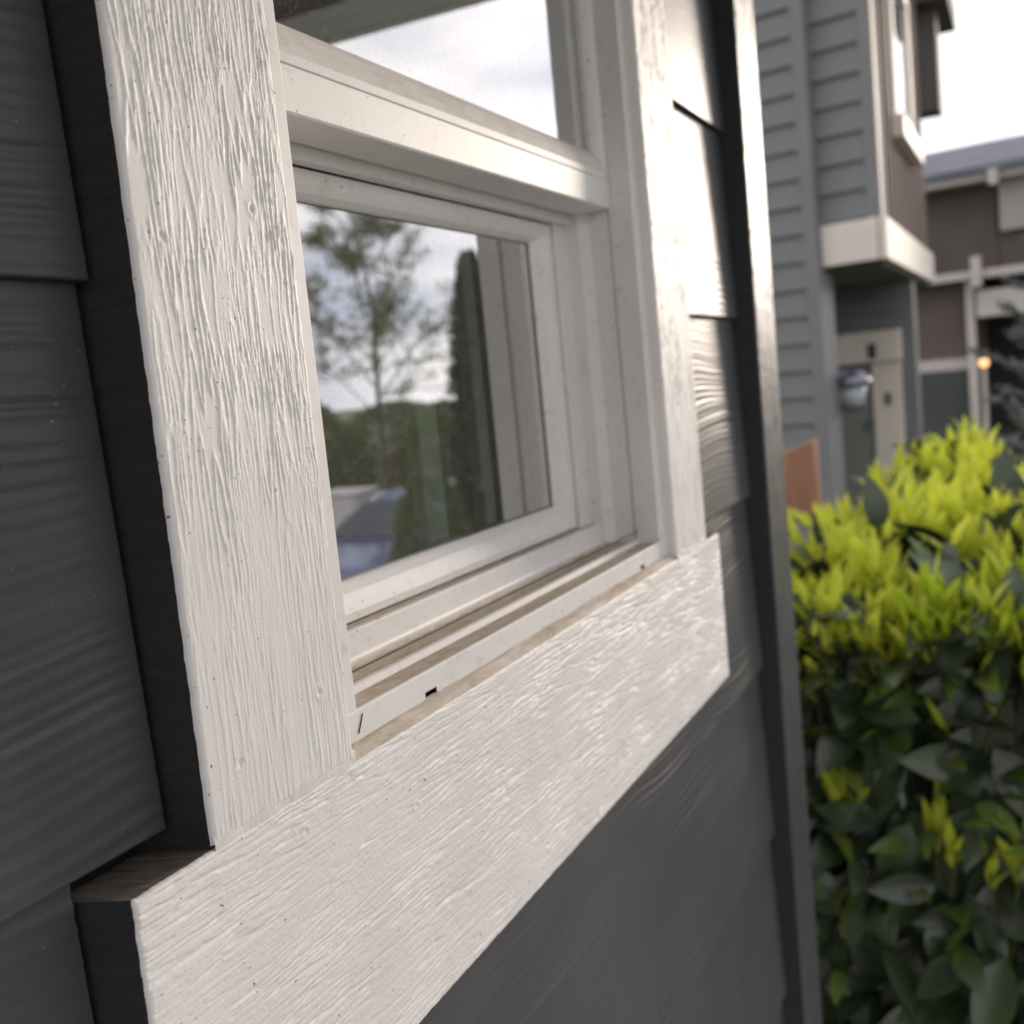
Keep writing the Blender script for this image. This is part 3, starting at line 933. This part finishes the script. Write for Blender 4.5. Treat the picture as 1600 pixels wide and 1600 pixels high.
# ------------------------------------------------------------------ far brown house
M_FSH = simple('brown_shingles', (0.090, 0.073, 0.068), 0.8, 0.15, 2)
M_FWL = simple('maroon_brown_siding', (0.125, 0.095, 0.085), 0.75, 0.1, 2)
M_FGR = simple('dark_green_grey_siding', (0.062, 0.070, 0.068), 0.75, 0.1, 2)
M_FTR = simple('pale_mauve_trim', (0.50, 0.45, 0.42), 0.6, 0.06, 2)
M_FRF = simple('blue_grey_roof', (0.13, 0.135, 0.165), 0.85, 0.15, 2)
M_FLT = simple('pale_stucco', (0.36, 0.34, 0.32), 0.7, 0.08, 2)
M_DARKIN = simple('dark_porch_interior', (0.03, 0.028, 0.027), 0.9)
M_WARM, nt_, b_ = new_mat('warm_lamp_glow')
b_.inputs['Emission Color'].default_value = (1.0, 0.42, 0.14, 1); b_.inputs['Emission Strength'].default_value = 1.1
b_.inputs['Base Color'].default_value = (0.9, 0.6, 0.4, 1)
fh = empty('far_house', (20, 0.0, G), 'distant brown house with a blue-grey roof and a white-beamed porch', 'house')
FA = math.radians(10)
def fb(name, y0, y1, z0, z1, mat, x0=0.0, x1=0.3, parent=None, bev=0.0):
    """box in the far house's own frame: y across its front, x going back, rotated a little"""
    c = Vector((18.0, 0.5, 0)); fx = Vector((math.cos(FA), -math.sin(FA), 0)); fy = Vector((math.sin(FA), math.cos(FA), 0))
    s = MB(); s.obox(c + fx * ((x0 + x1) / 2) + fy * ((y0 + y1) / 2 - 0.5) + zz * ((z0 + z1) / 2), fx, fy, zz, (x1 - x0) / 2, (y1 - y0) / 2, (z1 - z0) / 2)
    o = s.build(name, mat, None, bevel=bev); par(o, parent or fh); return o
fb('upper_wall', -2.2, 1.9, 1.2, 2.50, M_FSH, 0.05, 6)
for i in range(12):
    fb('shingle_course', 0.15 if i < 11 else 0.15, 1.9, 1.22 + i * 0.106, 1.22 + i * 0.106 + 0.1, M_FSH, 0.02 + 0.002 * (i % 2), 0.0495)
fb('upper_gable_wall', -2.2, 0.08, 1.75, 2.50, M_FLT, -0.10, 0.045)
fb('eave_board', -2.6, 2.2, 2.50, 2.64, M_FTR, -0.35, 0.1)
fb('lower_roof_edge', -2.6, 2.2, 1.08, 1.20, M_FTR, -0.4, 0.2)
fb('bracket', 0.30, 0.44, 0.95, 1.40, M_FTR, -0.5, -0.405)
fb('bracket', 0.02, 0.14, 2.40, 2.62, M_FTR, -0.5, -0.355)
fb('lower_wall', 0.60, 2.2, -0.09, 1.0795, M_FWL, 0.0, 6)
fb('belt_board', 0.60, 2.2, -0.27, -0.091, M_FTR, -0.04, 0.2)
fb('base_wall', 0.60, 2.2, G, -0.271, M_FGR, 0.0, 6)
for i in range(7):
    fb('base_siding_board', 0.62, 2.2, -0.42 - i * 0.15, -0.42 - i * 0.15 + 0.14, M_FGR, -0.02 - 0.004 * (i % 2), -0.001)
fb('porch_post', 0.47, 0.585, G, 1.079, M_FTR, -0.25, -0.13)
fb('porch_beam', -2.4, 0.42, 0.50, 0.90, M_FTR, -0.30, -0.05)
fb('porch_back_wall', -2.4, 0.599, G, 1.0795, M_DARKIN, 1.2, 1.4)
pr = MB()
c = Vector((18.0, 0.5, 0)); fx = Vector((math.cos(FA), -math.sin(FA), 0)); fy = Vector((math.sin(FA), math.cos(FA), 0))
pts = []
for yy in (-2.7, 2.3):
    for (xx, z) in ((-0.42, 2.60), (-0.42, 2.70), (3.2, 3.62), (7, 2.6)):
        pts.append(tuple(c + fx * xx + fy * (yy - 0.5) + zz * z))
pr.v = pts; pr.f = [[0, 1, 2, 3], [7, 6, 5, 4], [0, 4, 5, 1], [1, 5, 6, 2], [2, 6, 7, 3], [3, 7, 4, 0]]; pr.m = [0] * 6
o = pr.build('roof', M_FRF, None); par(o, fh)
lampo = empty('porch_lamp', (17.1, 0.39, -0.3), 'small glowing orange lamp in front of the far porch', 'lamp')
mb = MB()
prof = [(0.004, 0.07), (0.04, 0.06), (0.062, 0.03), (0.066, 0.0), (0.055, -0.035), (0.02, -0.055), (0.004, -0.058)]
mb.rings([[(17.1 + r * math.cos(t), 0.385 + r * math.sin(t), -0.185 + z) for t in [i * math.pi / 6 for i in range(12)]] for r, z in prof])
mb.build('lamp_globe', M_WARM, lampo, smooth=True)
mb = MB(); mb.tube([(17.1, 0.385, -0.245), (17.1, 0.385, -0.30), (17.1, 0.385, G)], [0.05, 0.03, 0.03], 10)
mb.build('lamp_stand', M_FTR, lampo)

# ------------------------------------------------------------------ foliage helpers
def leaf_mesh(name, L, W, curl, fold, mat, seg=6):
    """leaf along +y from the origin, folded along the midrib, 4*seg triangles"""
    v = []; f = []
    for i in range(seg + 1):
        t = i / seg
        w = W * (math.sin(math.pi * min(1, t * 0.98 + 0.02) ** 0.85)) ** 0.9 * 0.5 if 0 < i < seg else 0.0006
        y = L * (t - 0.10 * curl * t * t); z = -curl * L * 0.30 * t * t
        v += [(-w, y, z + fold * w), (0, y, z), (w, y, z + fold * w)]
    for i in range(seg):
        a = i * 3
        f += [[a, a + 1, a + 4, a + 3], [a + 1, a + 2, a + 5, a + 4]]
    me = bpy.data.meshes.new(name); me.from_pydata(v, [], f); me.materials.append(mat)
    me.polygons.foreach_set('use_smooth', np.ones(len(f), bool))
    return me

def project(p):
    d = Vector(p) - CAM
    z = d.dot(fwd)
    if z <= 0.05: return None
    return 0.5 + FOC * d.dot(right) / z, 0.5 - FOC * d.dot(upv) / z, z

def frame_to(dirv, roll, ref=None):
    """matrix whose +y is dirv and whose +z leans to ref"""
    y = dirv.normalized()
    if ref is None: ref = Vector((0, 0, 1)) if abs(y.z) < 0.95 else Vector((1, 0, 0))
    x = y.cross(ref).normalized(); z = x.cross(y)
    m = Matrix(((x.x, y.x, z.x), (x.y, y.y, z.y), (x.z, y.z, z.z)))
    return (m @ Matrix.Rotation(roll, 3, 'Y')).to_4x4()

def joined(name, items, meshes, parent, kind='stuff'):
    """join many leaf placements (mesh index, matrix) into one mesh part"""
    vs_, qs, base = [], [], 0
    arr = {}
    for i, me in enumerate(meshes):
        co = np.zeros(len(me.vertices) * 3, np.float32); me.vertices.foreach_get('co', co)
        arr[i] = (co.reshape(-1, 3), np.array([list(p.vertices) for p in me.polygons]))
    for k, m in items:
        co, q = arr[k]
        A = np.array(m)
        vs_.append(co @ A[:3, :3].T + A[:3, 3]); qs.append(q + base); base += len(co)
    me = npmesh(name, np.concatenate(vs_), np.concatenate(qs))
    o = link(name, me, meshes[0].materials[0], parent, smooth=True)
    o['kind'] = kind
    return o

# ------------------------------------------------------------------ laurel hedge
M_OLD = mat_leaf('laurel_leaf', (0.034, 0.054, 0.024), (0.080, 0.115, 0.050), 0.33, 0.15, 0.6)
M_MID = mat_leaf('laurel_young_leaf', (0.10, 0.16, 0.03), (0.20, 0.27, 0.05), 0.36, 0.3, 0.5)
M_NEW = mat_leaf('laurel_shoot', (0.44, 0.58, 0.03), (0.74, 0.78, 0.09), 0.42, 0.45, 0.4)
M_STEM = simple('laurel_stem', (0.11, 0.10, 0.045), 0.7)
M_TWIG = simple('dark_twig', (0.03, 0.028, 0.02), 0.85)
hedge = empty('laurel_hedge', (2.3, -0.2, G), 'laurel hedge with yellow-green new shoots over dark glossy leaves', 'hedge')
old_meshes = [leaf_mesh('leaf', L, W, c, fo, M_OLD) for L, W, c, fo in ((0.135, 0.060, 0.5, 0.22), (0.120, 0.056, 0.9, 0.15), (0.150, 0.064, 0.25, 0.28), (0.105, 0.048, 0.6, 0.12))]
mid_meshes = [leaf_mesh('young_leaf', L, W, c, fo, M_MID) for L, W, c, fo in ((0.090, 0.034, 0.4, 0.3), (0.075, 0.028, 0.7, 0.25), (0.100, 0.036, 0.2, 0.35))]
new_meshes = [leaf_mesh('shoot_leaf', L, W, c, fo, M_NEW) for L, W, c, fo in ((0.080, 0.019, -0.3, 0.4), (0.066, 0.015, 0.4, 0.45), (0.094, 0.022, 0.6, 0.35), (0.050, 0.012, 0.1, 0.5))]
HX0, HX1, HY0, HY1 = 1.62, 2.9, -0.42, 0.62
def htop(x, y):
    t = (x - HX0) / (HX1 - HX0)
    side = max(0.0, min(0.45, y + 0.02))
    return -0.41 + 0.18 * min(1, t * 2.0) ** 0.8 - 0.48 * side + 0.035 * math.sin(x * 7 + 1) * math.cos(y * 6.3) + 0.03 * math.sin(y * 11.0 + x * 3)
def hfront(y, z):
    return HX0 + 0.05 * math.sin(y * 5.1 + 0.4) + 0.04 * math.sin(z * 9 + y * 3) + 0.10 * max(0, min(1, (z + 0.55) / 0.25)) ** 2
olds, mids, news, stems = [], [], [], MB()
R_ = random.Random(5)
# old leaves on the face towards the camera, rolling over the top
for i in range(2700):
    y = R_.uniform(HY0, HY1)
    if R_.random() < 0.60:
        z = R_.uniform(-1.42, -0.30)
        x = hfront(y, z) + abs(R_.gauss(0, 0.10)) + R_.uniform(0, 0.05)
        out = Vector((-0.30, R_.uniform(-0.9, 0.9), R_.uniform(-1.4, 0.1))); ref = Vector((-0.8, R_.uniform(-0.6, 0.3), R_.uniform(0.2, 1.0)))
    else:
        x = R_.uniform(HX0 + 0.05, HX1)
        z = htop(x, y) + R_.gauss(-0.045, 0.035)
        out = Vector((R_.uniform(-1, 0.6), R_.uniform(-1, 1), R_.uniform(-0.25, 0.8))); ref = Vector((-0.3, 0, 1))
    m = Matrix.Translation((x, y, z)) @ frame_to(out, R_.gauss(0, 0.35), ref) @ Matrix.Scale(R_.uniform(0.75, 1.2), 4)
    olds.append((R_.randrange(4), m, (x, y, z)))
# old leaves closing the end of the hedge that faces the street
for i in range(900):
    x = R_.uniform(HX0, HX1); z = R_.uniform(G + 0.1, htop(x, HY0) + 0.02); y = HY0 + abs(R_.gauss(0, 0.05))
    out = Vector((R_.uniform(-0.9, 0.9), -0.30, R_.uniform(-1.4, 0.1))); ref = Vector((R_.uniform(-0.4, 0.4), -0.9, R_.uniform(0.1, 0.8)))
    m = Matrix.Translation((x, y, z)) @ frame_to(out, R_.gauss(0, 0.35), ref) @ Matrix.Scale(R_.uniform(0.75, 1.2), 4)
    olds.append((R_.randrange(4), m, (x, y, z)))
# younger mid-green leaves between the shoots and the old leaves
for i in range(380):
    y = R_.uniform(HY0, HY1)
    if R_.random() < 0.6:
        x = R_.uniform(HX0 + 0.03, HX1); z = htop(x, y) + R_.gauss(-0.015, 0.03)
        out = Vector((R_.uniform(-1, 0.6), R_.uniform(-1, 1), R_.uniform(0.0, 1.1)))
    else:
        z = -0.38 - 0.6 * R_.random() ** 1.8; x = hfront(y, z) + abs(R_.gauss(0, 0.05))
        out = Vector((-0.8, R_.uniform(-0.9, 0.9), R_.uniform(-0.5, 0.7)))
    m = Matrix.Translation((x, y, z)) @ frame_to(out, R_.gauss(0, 0.6)) @ Matrix.Scale(R_.uniform(0.7, 1.2), 4)
    mids.append((R_.randrange(3), m, (x, y, z)))
# shoots: whorls of narrow upright leaves, mostly on the top
for i in range(1050):
    y = R_.uniform(HY0, HY1)
    if R_.random() < 0.89:
        x = HX0 + 0.06 + (HX1 - HX0 - 0.06) * R_.random() ** 1.25
        z = htop(x, y) + R_.uniform(-0.05, 0.025)
        if math.sin(x * 9.1 + y * 4.0) * math.sin(y * 13.0 - x * 5.0) < -0.25 and R_.random() < 0.6: continue
    else:
        z = -0.36 - 0.75 * R_.random() ** 2.4; x = hfront(y, z) + 0.03
    lean = Vector((R_.uniform(-0.35, 0.15), R_.uniform(-0.3, 0.3), 1)).normalized()
    top = Vector((x, y, z)) + lean * R_.uniform(0.02, 0.07)
    stems.tube([Vector((x, y, z)) - lean * 0.05, top], [0.0030, 0.0022], 5)
    n = R_.randrange(3, 8); sc = R_.uniform(0.65, 1.3); ph = R_.random() * 6.28
    for k in range(n):
        w = ph + k * 2.4
        up_ = 1.0 + 0.9 * (k / n)
        sp = R_.uniform(0.25, 0.95)
        d = Vector((math.cos(w) * sp, math.sin(w) * sp, up_ * R_.uniform(0.5, 1.2))) + lean * 0.3
        p = top - lean * 0.07 * (1 - k / n) * R_.uniform(0.4, 1)
        m = Matrix.Translation(p) @ frame_to(d, R_.gauss(0, 0.5)) @ Matrix.Scale(sc * R_.uniform(0.8, 1.1), 4)
        news.append((R_.randrange(4), m, tuple(p)))
def split(items, n):
    """the n items that show largest in the frame, nearest in front of others, and the rest"""
    sc = []
    for i, (k, m, p) in enumerate(items):
        q = project(p)
        if q and -0.02 < q[0] < 1.02 and -0.02 < q[1] < 1.02 and q[0] > 0.765: sc.append((q[2], i))
    sc.sort()
    sel = set(i for _, i in sc[:n])
    return [items[i] for i in sorted(sel)], [items[i] for i in range(len(items)) if i not in sel]
for nm, items, meshes in (('leaf', olds, old_meshes), ('young_leaf', mids, mid_meshes), ('shoot_leaf', news, new_meshes)):
    a, b = split(items, 300)
    for k, m, p in a:
        o = bpy.data.objects.new(nm, meshes[k]); COL.objects.link(o); WM[o] = Matrix.Identity(4)
        o.matrix_world = m
        o.parent = hedge; o.matrix_parent_inverse = WM[hedge].inverted()
    joined({'leaf': 'foliage', 'young_leaf': 'young_foliage', 'shoot_leaf': 'shoot_foliage'}[nm], [(k, m) for k, m, p in b], meshes, hedge)
stems.build('shoot_stems', M_STEM, hedge, recalc=False)['kind'] = 'stuff'
tw = MB()
for i in range(150):
    y = R_.uniform(HY0, HY1); x = R_.uniform(HX0 + 0.15, HX1 - 0.1); t = htop(x, y) - 0.03
    p0 = Vector((x + R_.uniform(-0.1, 0.1), y + R_.uniform(-0.1, 0.1), G)); p1 = Vector((x, y, t))
    mid = (p0 + p1) / 2 + Vector((R_.uniform(-0.06, 0.06), R_.uniform(-0.06, 0.06), 0))
    tw.tube([p0, mid, p1], [0.012, 0.008, 0.004], 5)
tw.build('branches', M_TWIG, hedge, recalc=False)['kind'] = 'stuff'

# ------------------------------------------------------------------ trees and shrubs
def blade_cloud(name, pts, dirs, L, W, mat, parent, kind=None, seed=3):
    r = np.random.default_rng(seed)
    n = len(pts); pts = np.array(pts); dirs = np.array(dirs)
    dirs /= np.linalg.norm(dirs, axis=1)[:, None] + 1e-9
    side = np.cross(dirs, r.normal(size=(n, 3))); side /= np.linalg.norm(side, axis=1)[:, None] + 1e-9
    l = (L * r.uniform(0.6, 1.3, n))[:, None]; w = (W * r.uniform(0.7, 1.2, n))[:, None]
    v = np.stack([pts, pts + dirs * l * 0.5 + side * w, pts + dirs * l, pts + dirs * l * 0.5 - side * w], 1).reshape(-1, 3)
    q = np.arange(4 * n).reshape(n, 4)
    me = npmesh(name, v, q)
    o = link(name, me, mat, parent)
    if kind: o['kind'] = kind
    return o

def branchy_tree(name, base, H, spread, label, leafmat, barkmat, nleaf, leafL, seed, group=None, trunk_r=0.06, first=0.3):
    r = random.Random(seed)
    t = empty(name, base, label, 'tree', group)
    b = Vector(base)
    s = MB(); tips = []
    tp = [b, b + Vector((r.uniform(-.05, .05), r.uniform(-.05, .05), H * 0.35)), b + Vector((r.uniform(-.1, .1), r.uniform(-.1, .1), H * 0.7)), b + Vector((r.uniform(-.15, .15), r.uniform(-.15, .15), H))]
    s.tube(tp, [trunk_r, trunk_r * 0.75, trunk_r * 0.45, 0.008], 8)
    for i in range(18):
        f = first + (1 - first) * (i / 18) ** 0.9
        p = tp[0].lerp(tp[3], f)
        a = i * 2.4 + r.uniform(-.3, .3)
        L = spread * (1.05 - 0.75 * f) * r.uniform(0.7, 1.15)
        d = Vector((math.cos(a), math.sin(a), r.uniform(0.7, 1.3)))
        e = p + d.normalized() * L
        m = (p + e) / 2 + Vector((r.uniform(-.06, .06), r.uniform(-.06, .06), 0.05 * L))
        s.tube([p, m, e], [trunk_r * 0.33 * (1.1 - f * 0.7), trunk_r * 0.2, 0.005], 5)
        for j in range(14):
            q = m.lerp(e, r.random()); d2 = Vector((r.uniform(-1, 1), r.uniform(-1, 1), r.uniform(-.1, 1.0))).normalized()
            e2 = q + d2 * L * r.uniform(0.25, 0.5)
            s.tube([q, (q + e2) / 2 + Vector((0, 0, 0.02)), e2], [0.010, 0.006, 0.003], 4)
            tips.append((q, e2))
    s.build('trunk', barkmat, t, recalc=False)
    pts, dirs = [], []
    for i in range(nleaf):
        q, e = r.choice(tips); p = q.lerp(e, r.random() ** 0.6) + Vector((r.gauss(0, .05), r.gauss(0, .05), r.gauss(0, .05)))
        pts.append(p); dirs.append((r.gauss(0, 1), r.gauss(0, 1), r.gauss(0, 0.7)))
    blade_cloud('crown', pts, dirs, leafL, leafL * 0.32, leafmat, t, seed=seed)
    return t

def mass_shrub(name, base, rx, ry, H, label, cat, leafmat, barkmat, n, leafL, seed, shape='cone', group=None):
    r = random.Random(seed)
    t = empty(name, base, label, cat, group)
    b = Vector(base)
    s = MB(); s.tube([b, b + Vector((0, 0, H * 0.5)), b + Vector((0, 0, H * 0.9))], [0.07, 0.05, 0.01], 8)
    for i in range(26):
        f = r.uniform(0.1, 0.85); a = r.uniform(0, 6.28)
        k = (1 - f * 0.85) if shape == 'cone' else math.sqrt(max(0.05, 1 - (2 * f - 1) ** 2))
        s.tube([b + Vector((0, 0, H * f * 0.9)), b + Vector((math.cos(a) * rx * k * 0.85, math.sin(a) * ry * k * 0.85, H * f + 0.05 * H))], [0.02, 0.005], 4)
    s.build('trunk', barkmat, t, recalc=False)
    pts, dirs = [], []
    for i in range(n):
        f = r.random() ** 1.2; a = r.uniform(0, 6.28)
        if shape == 'cone': k = (1 - f) ** 0.6 * (0.75 + 0.35 * math.sin(a * 5 + f * 17) * math.sin(f * 23 + a * 2))
        else: k = math.sqrt(max(0.02, 1 - (2 * f - 1) ** 2)) * (0.88 + 0.14 * math.sin(a * 4 + f * 9))
        rad = k * (0.55 + 0.5 * math.sqrt(r.random()))
        pts.append(b + Vector((math.cos(a) * rx * rad, math.sin(a) * ry * rad, f * H)))
        dirs.append((math.cos(a) + r.gauss(0, .6), math.sin(a) + r.gauss(0, .6), 0.6 + r.gauss(0, .7)))
    blade_cloud('crown', pts, dirs, leafL, leafL * 0.3, leafmat, t, seed=seed)
    return t

M_BARK = simple('grey_brown_bark', (0.09, 0.075, 0.06), 0.9, 0.3, 12)
M_LF1 = mat_leaf('spring_leaf', (0.13, 0.16, 0.05), (0.24, 0.26, 0.09), 0.5, 0.45)
M_LF2 = mat_leaf('dark_conifer_leaf', (0.040, 0.055, 0.025), (0.085, 0.10, 0.045), 0.6, 0.25)
M_LF3 = mat_leaf('mid_green_leaf', (0.07, 0.11, 0.02), (0.14, 0.18, 0.04), 0.5, 0.3)
M_LF4 = mat_leaf('blue_spruce_needle', (0.14, 0.17, 0.165), (0.26, 0.29, 0.28), 0.55, 0.1)
M_LF5 = mat_leaf('dark_clipped_leaf', (0.022, 0.030, 0.014), (0.05, 0.06, 0.025), 0.6, 0.1)

# seen directly: clipped shrub and blue spruce beyond the hedge
mass_shrub('clipped_shrub', (10.4, -1.25, G), 1.4, 1.4, 1.98, 'dark clipped shrub at the right edge under the far porch', 'shrub', M_LF5, M_BARK, 9000, 0.06, 21, 'ball')

def spruce(base, H, rad, label, seed):
    r = random.Random(seed)
    t = empty('blue_spruce', base, label, 'tree'); b = Vector(base)
    s = MB(); s.tube([b, b + Vector((0, 0, H))], [0.05, 0.008], 8)
    pts, dirs = [], []
    for i in range(120):
        f = i / 120; a = i * 2.399 + r.uniform(-.2, .2)
        L = rad * (1 - f) ** 0.8 * r.uniform(0.85, 1.1) + 0.03
        p = b + Vector((0, 0, H * (0.08 + 0.9 * f))); d = Vector((math.cos(a), math.sin(a), 0.10 + 0.5 * f))
        e = p + d * L
        s.tube([p, (p + e) / 2 - Vector((0, 0, 0.03 * L)), e], [0.012, 0.008, 0.003], 5)
        side = Vector((-math.sin(a), math.cos(a), 0.0))
        for j in range(6):
            q0 = p.lerp(e, 0.3 + 0.12 * j); sg = 1 if j % 2 else -1
            q1 = q0 + (d * 0.6 + side * sg).normalized() * L * 0.32 * (1.1 - 0.12 * j)
            for k in range(34):
                w = q0.lerp(q1, r.random()); pts.append(w); dirs.append((q1 - q0).normalized() * 0.8 + Vector((r.gauss(0, .6), r.gauss(0, .6), r.gauss(0.2, .6))))
        for k in range(80):
            w = p.lerp(e, 0.15 + 0.85 * r.random()); pts.append(w); dirs.append(d * 0.8 + Vector((r.gauss(0, .6), r.gauss(0, .6), r.gauss(0.2, .6))))
    s.build('trunk', M_BARK, t, recalc=False)
    blade_cloud('crown', pts, dirs, 0.035, 0.004, M_LF4, t, seed=seed)
spruce((4.85, -0.55, G), 3.3, 1.0, 'pale blue spruce with flat needle sprays behind the hedge', 4)

# seen in the window glass: planting and a car across the street side
branchy_tree('young_tree', (13.2, -8.2, G), 5.3, 2.5, 'sparse young tree with thin spring leaves reflected in the lower pane', M_LF1, M_BARK, 13000, 0.055, 31)
mass_shrub('arborvitae', (7.70, -3.70, G), 0.74, 0.36, 3.45, 'dense dark conifer reflected right of the young tree', 'tree', M_LF2, M_BARK, 16000, 0.07, 41)
mass_shrub('round_shrub', (14.8, -11.2, G), 1.5, 1.3, 2.5, 'broad green shrub reflected at the left of the lower pane', 'shrub', M_LF3, M_BARK, 9000, 0.10, 51, 'ball')
mass_shrub('round_shrub', (16.4, -10.0, G), 1.4, 1.4, 2.25, 'brownish green shrub reflected beneath the young tree', 'shrub', M_LF1, M_BARK, 9000, 0.10, 52, 'ball')
mass_shrub('round_shrub', (16.0, -8.6, G), 1.2, 1.2, 2.2, 'dark green shrub reflected beside the dense conifer', 'shrub', M_LF3, M_BARK, 8000, 0.10, 53, 'ball')
mass_shrub('round_shrub', (6.33, -3.50, G), 0.36, 0.33, 1.78, 'low dark green shrub reflected in front of the car', 'shrub', M_LF3, M_BARK, 7000, 0.06, 54, 'ball')
cab = empty('utility_cabinet', (13.1, -8.95, G), 'pale utility cabinet reflected above the car bonnet', 'cabinet')
M_CAB = simple('pale_cabinet_paint', (0.70, 0.66, 0.64), 0.5, 0.05, 3)
mb = MB(); mb.box(12.8, 13.4, -9.3, -8.6, G, G + 0.98)
mb.build('cabinet_body', M_CAB, cab, bevel=0.02)
mb = MB(); mb.box(12.76, 13.44, -9.34, -8.56, G + 0.981, G + 1.06)
mb.build('cabinet_lid', M_CAB, cab, bevel=0.02)
mb = MB(); mb.box(12.785, 12.7995, -9.25, -8.65, G + 0.1, G + 0.93)
mb.build('cabinet_door', M_CAB, cab, bevel=0.004)

# blue car parked in the street
M_BLUE, nt_, b_ = new_mat('blue_car_paint')
b_.inputs['Base Color'].default_value = (0.018, 0.045, 0.17, 1); b_.inputs['Roughness'].default_value = 0.22
b_.inputs['Coat Weight'].default_value = 1.0; b_.inputs['Coat Roughness'].default_value = 0.05
M_CARGL = simple('car_glass', (0.02, 0.025, 0.03), 0.08, 0.05, 2, spec=0.5)
M_TYRE = simple('tyre_rubber', (0.02, 0.02, 0.02), 0.8)
M_RIM = simple('alloy_rim', (0.5, 0.5, 0.52), 0.3, 0.05, 10, metal=0.9)
M_HEAD = simple('headlight_glass', (0.7, 0.72, 0.75), 0.1)
M_TAIL = simple('tail_light_red', (0.35, 0.02, 0.02), 0.2)
car = empty('parked_car', (9.6, -5.3, G), 'blue parked car reflected low in the lower pane', 'car')
def build_car(cx, cy, ang):
    Mx = Matrix.Translation((cx, cy, G + 0.012)) @ Matrix.Rotation(ang, 4, 'Z')
    side = [(-2.1, .32), (-2.15, .55), (-2.05, .82), (-1.55, .90), (-1.0, 1.30), (-0.6, 1.38), (0.3, 1.37), (0.6, 1.30), (1.2, .95), (1.9, .83), (2.12, .68), (2.15, .45), (2.1, .3)]
    def W(z, x): 
        w = 0.86 - 0.03 * abs(x) ** 2 / 4.6
        return w if z < 0.9 else w - 0.28 * (z - 0.9) / 0.55
    rings = []
    ys = [-1, -0.8, 0, 0.8, 1]
    for (x, z) in side:
        rings.append([tuple(Mx @ Vector((x, W(z, x) * t, z - (0.03 if abs(t) == 1 and z > 0.5 else 0)))) for t in ys])
    s = MB(); s.rings(rings, closed=False)
    for sg in (0, -1):
        s.f.append([i * 5 + (0 if sg == 0 else 4) for i in range(len(side))]); s.m.append(0)
    s.f.append([0, 1, 2, 3, 4] + [(len(side) - 1) * 5 + j for j in (4, 3, 2, 1, 0)]); s.m.append(0)
    s.build('body', M_BLUE, car, bevel=0.02)
    def glass(name, quad):
        s = MB(); n = (Vector(quad[1]) - Vector(quad[0])).cross(Vector(quad[2]) - Vector(quad[0])).normalized() * 0.012
        c0 = sum((Vector(q) for q in quad), Vector()) / 4
        if n.dot(c0 - Vector((0, 0, 0.9))) < 0: n = -n
        a = [tuple(Mx @ (Vector(q) + n)) for q in quad]; b_2 = [tuple(Mx @ (Vector(q) - n)) for q in quad]
        s.v = a + b_2; s.f = [[0, 1, 2, 3], [7, 6, 5, 4], [0, 4, 5, 1], [1, 5, 6, 2], [2, 6, 7, 3], [3, 7, 4, 0]]; s.m = [0] * 6
        s.build(name, M_CARGL, car)
    glass('windscreen', [(1.16, -.74, .98), (1.16, .74, .98), (.62, .58, 1.29), (.62, -.58, 1.29)])
    glass('rear_window', [(-1.5, .74, .94), (-1.5, -.74, .94), (-1.02, -.58, 1.285), (-1.02, .58, 1.285)])
    for sg in (-1, 1):
        glass('side_window', [(1.0, .835 * sg, .95), (0.1, .85 * sg, .95), (0.1, .635 * sg, 1.33), (.5, .635 * sg, 1.29)])
        glass('side_window', [(0.0, .85 * sg, .95), (-1.25, .83 * sg, .95), (-.85, .635 * sg, 1.30), (0.0, .635 * sg, 1.33)])
        s = MB(); s.obox(Mx @ Vector((2.06, .58 * sg, .66)), (Mx.to_3x3() @ Vector((1, 0, 0))), (Mx.to_3x3() @ Vector((0, 1, 0))), zz, .06, .17, .06); s.build('headlight', M_HEAD, car, bevel=0.02)
        s = MB(); s.obox(Mx @ Vector((-2.08, .60 * sg, .72)), (Mx.to_3x3() @ Vector((1, 0, 0))), (Mx.to_3x3() @ Vector((0, 1, 0))), zz, .05, .16, .07); s.build('tail_light', M_TAIL, car, bevel=0.02)
        for x in (-1.3, 1.35):
            s = MB(); s.tube([Mx @ Vector((x, (.86 - .10) * sg, .32)), Mx @ Vector((x, .875 * sg, .32))], [.32, .32], 22)
            w = s.build('wheel', M_TYRE, car, bevel=0.02)
            s = MB(); s.tube([Mx @ Vector((x, .86 * sg, .32)), Mx @ Vector((x, .89 * sg, .32))], [.21, .19], 18)
            o = s.build('rim', M_RIM); par(o, w)
build_car(9.75, -5.35, math.radians(181))
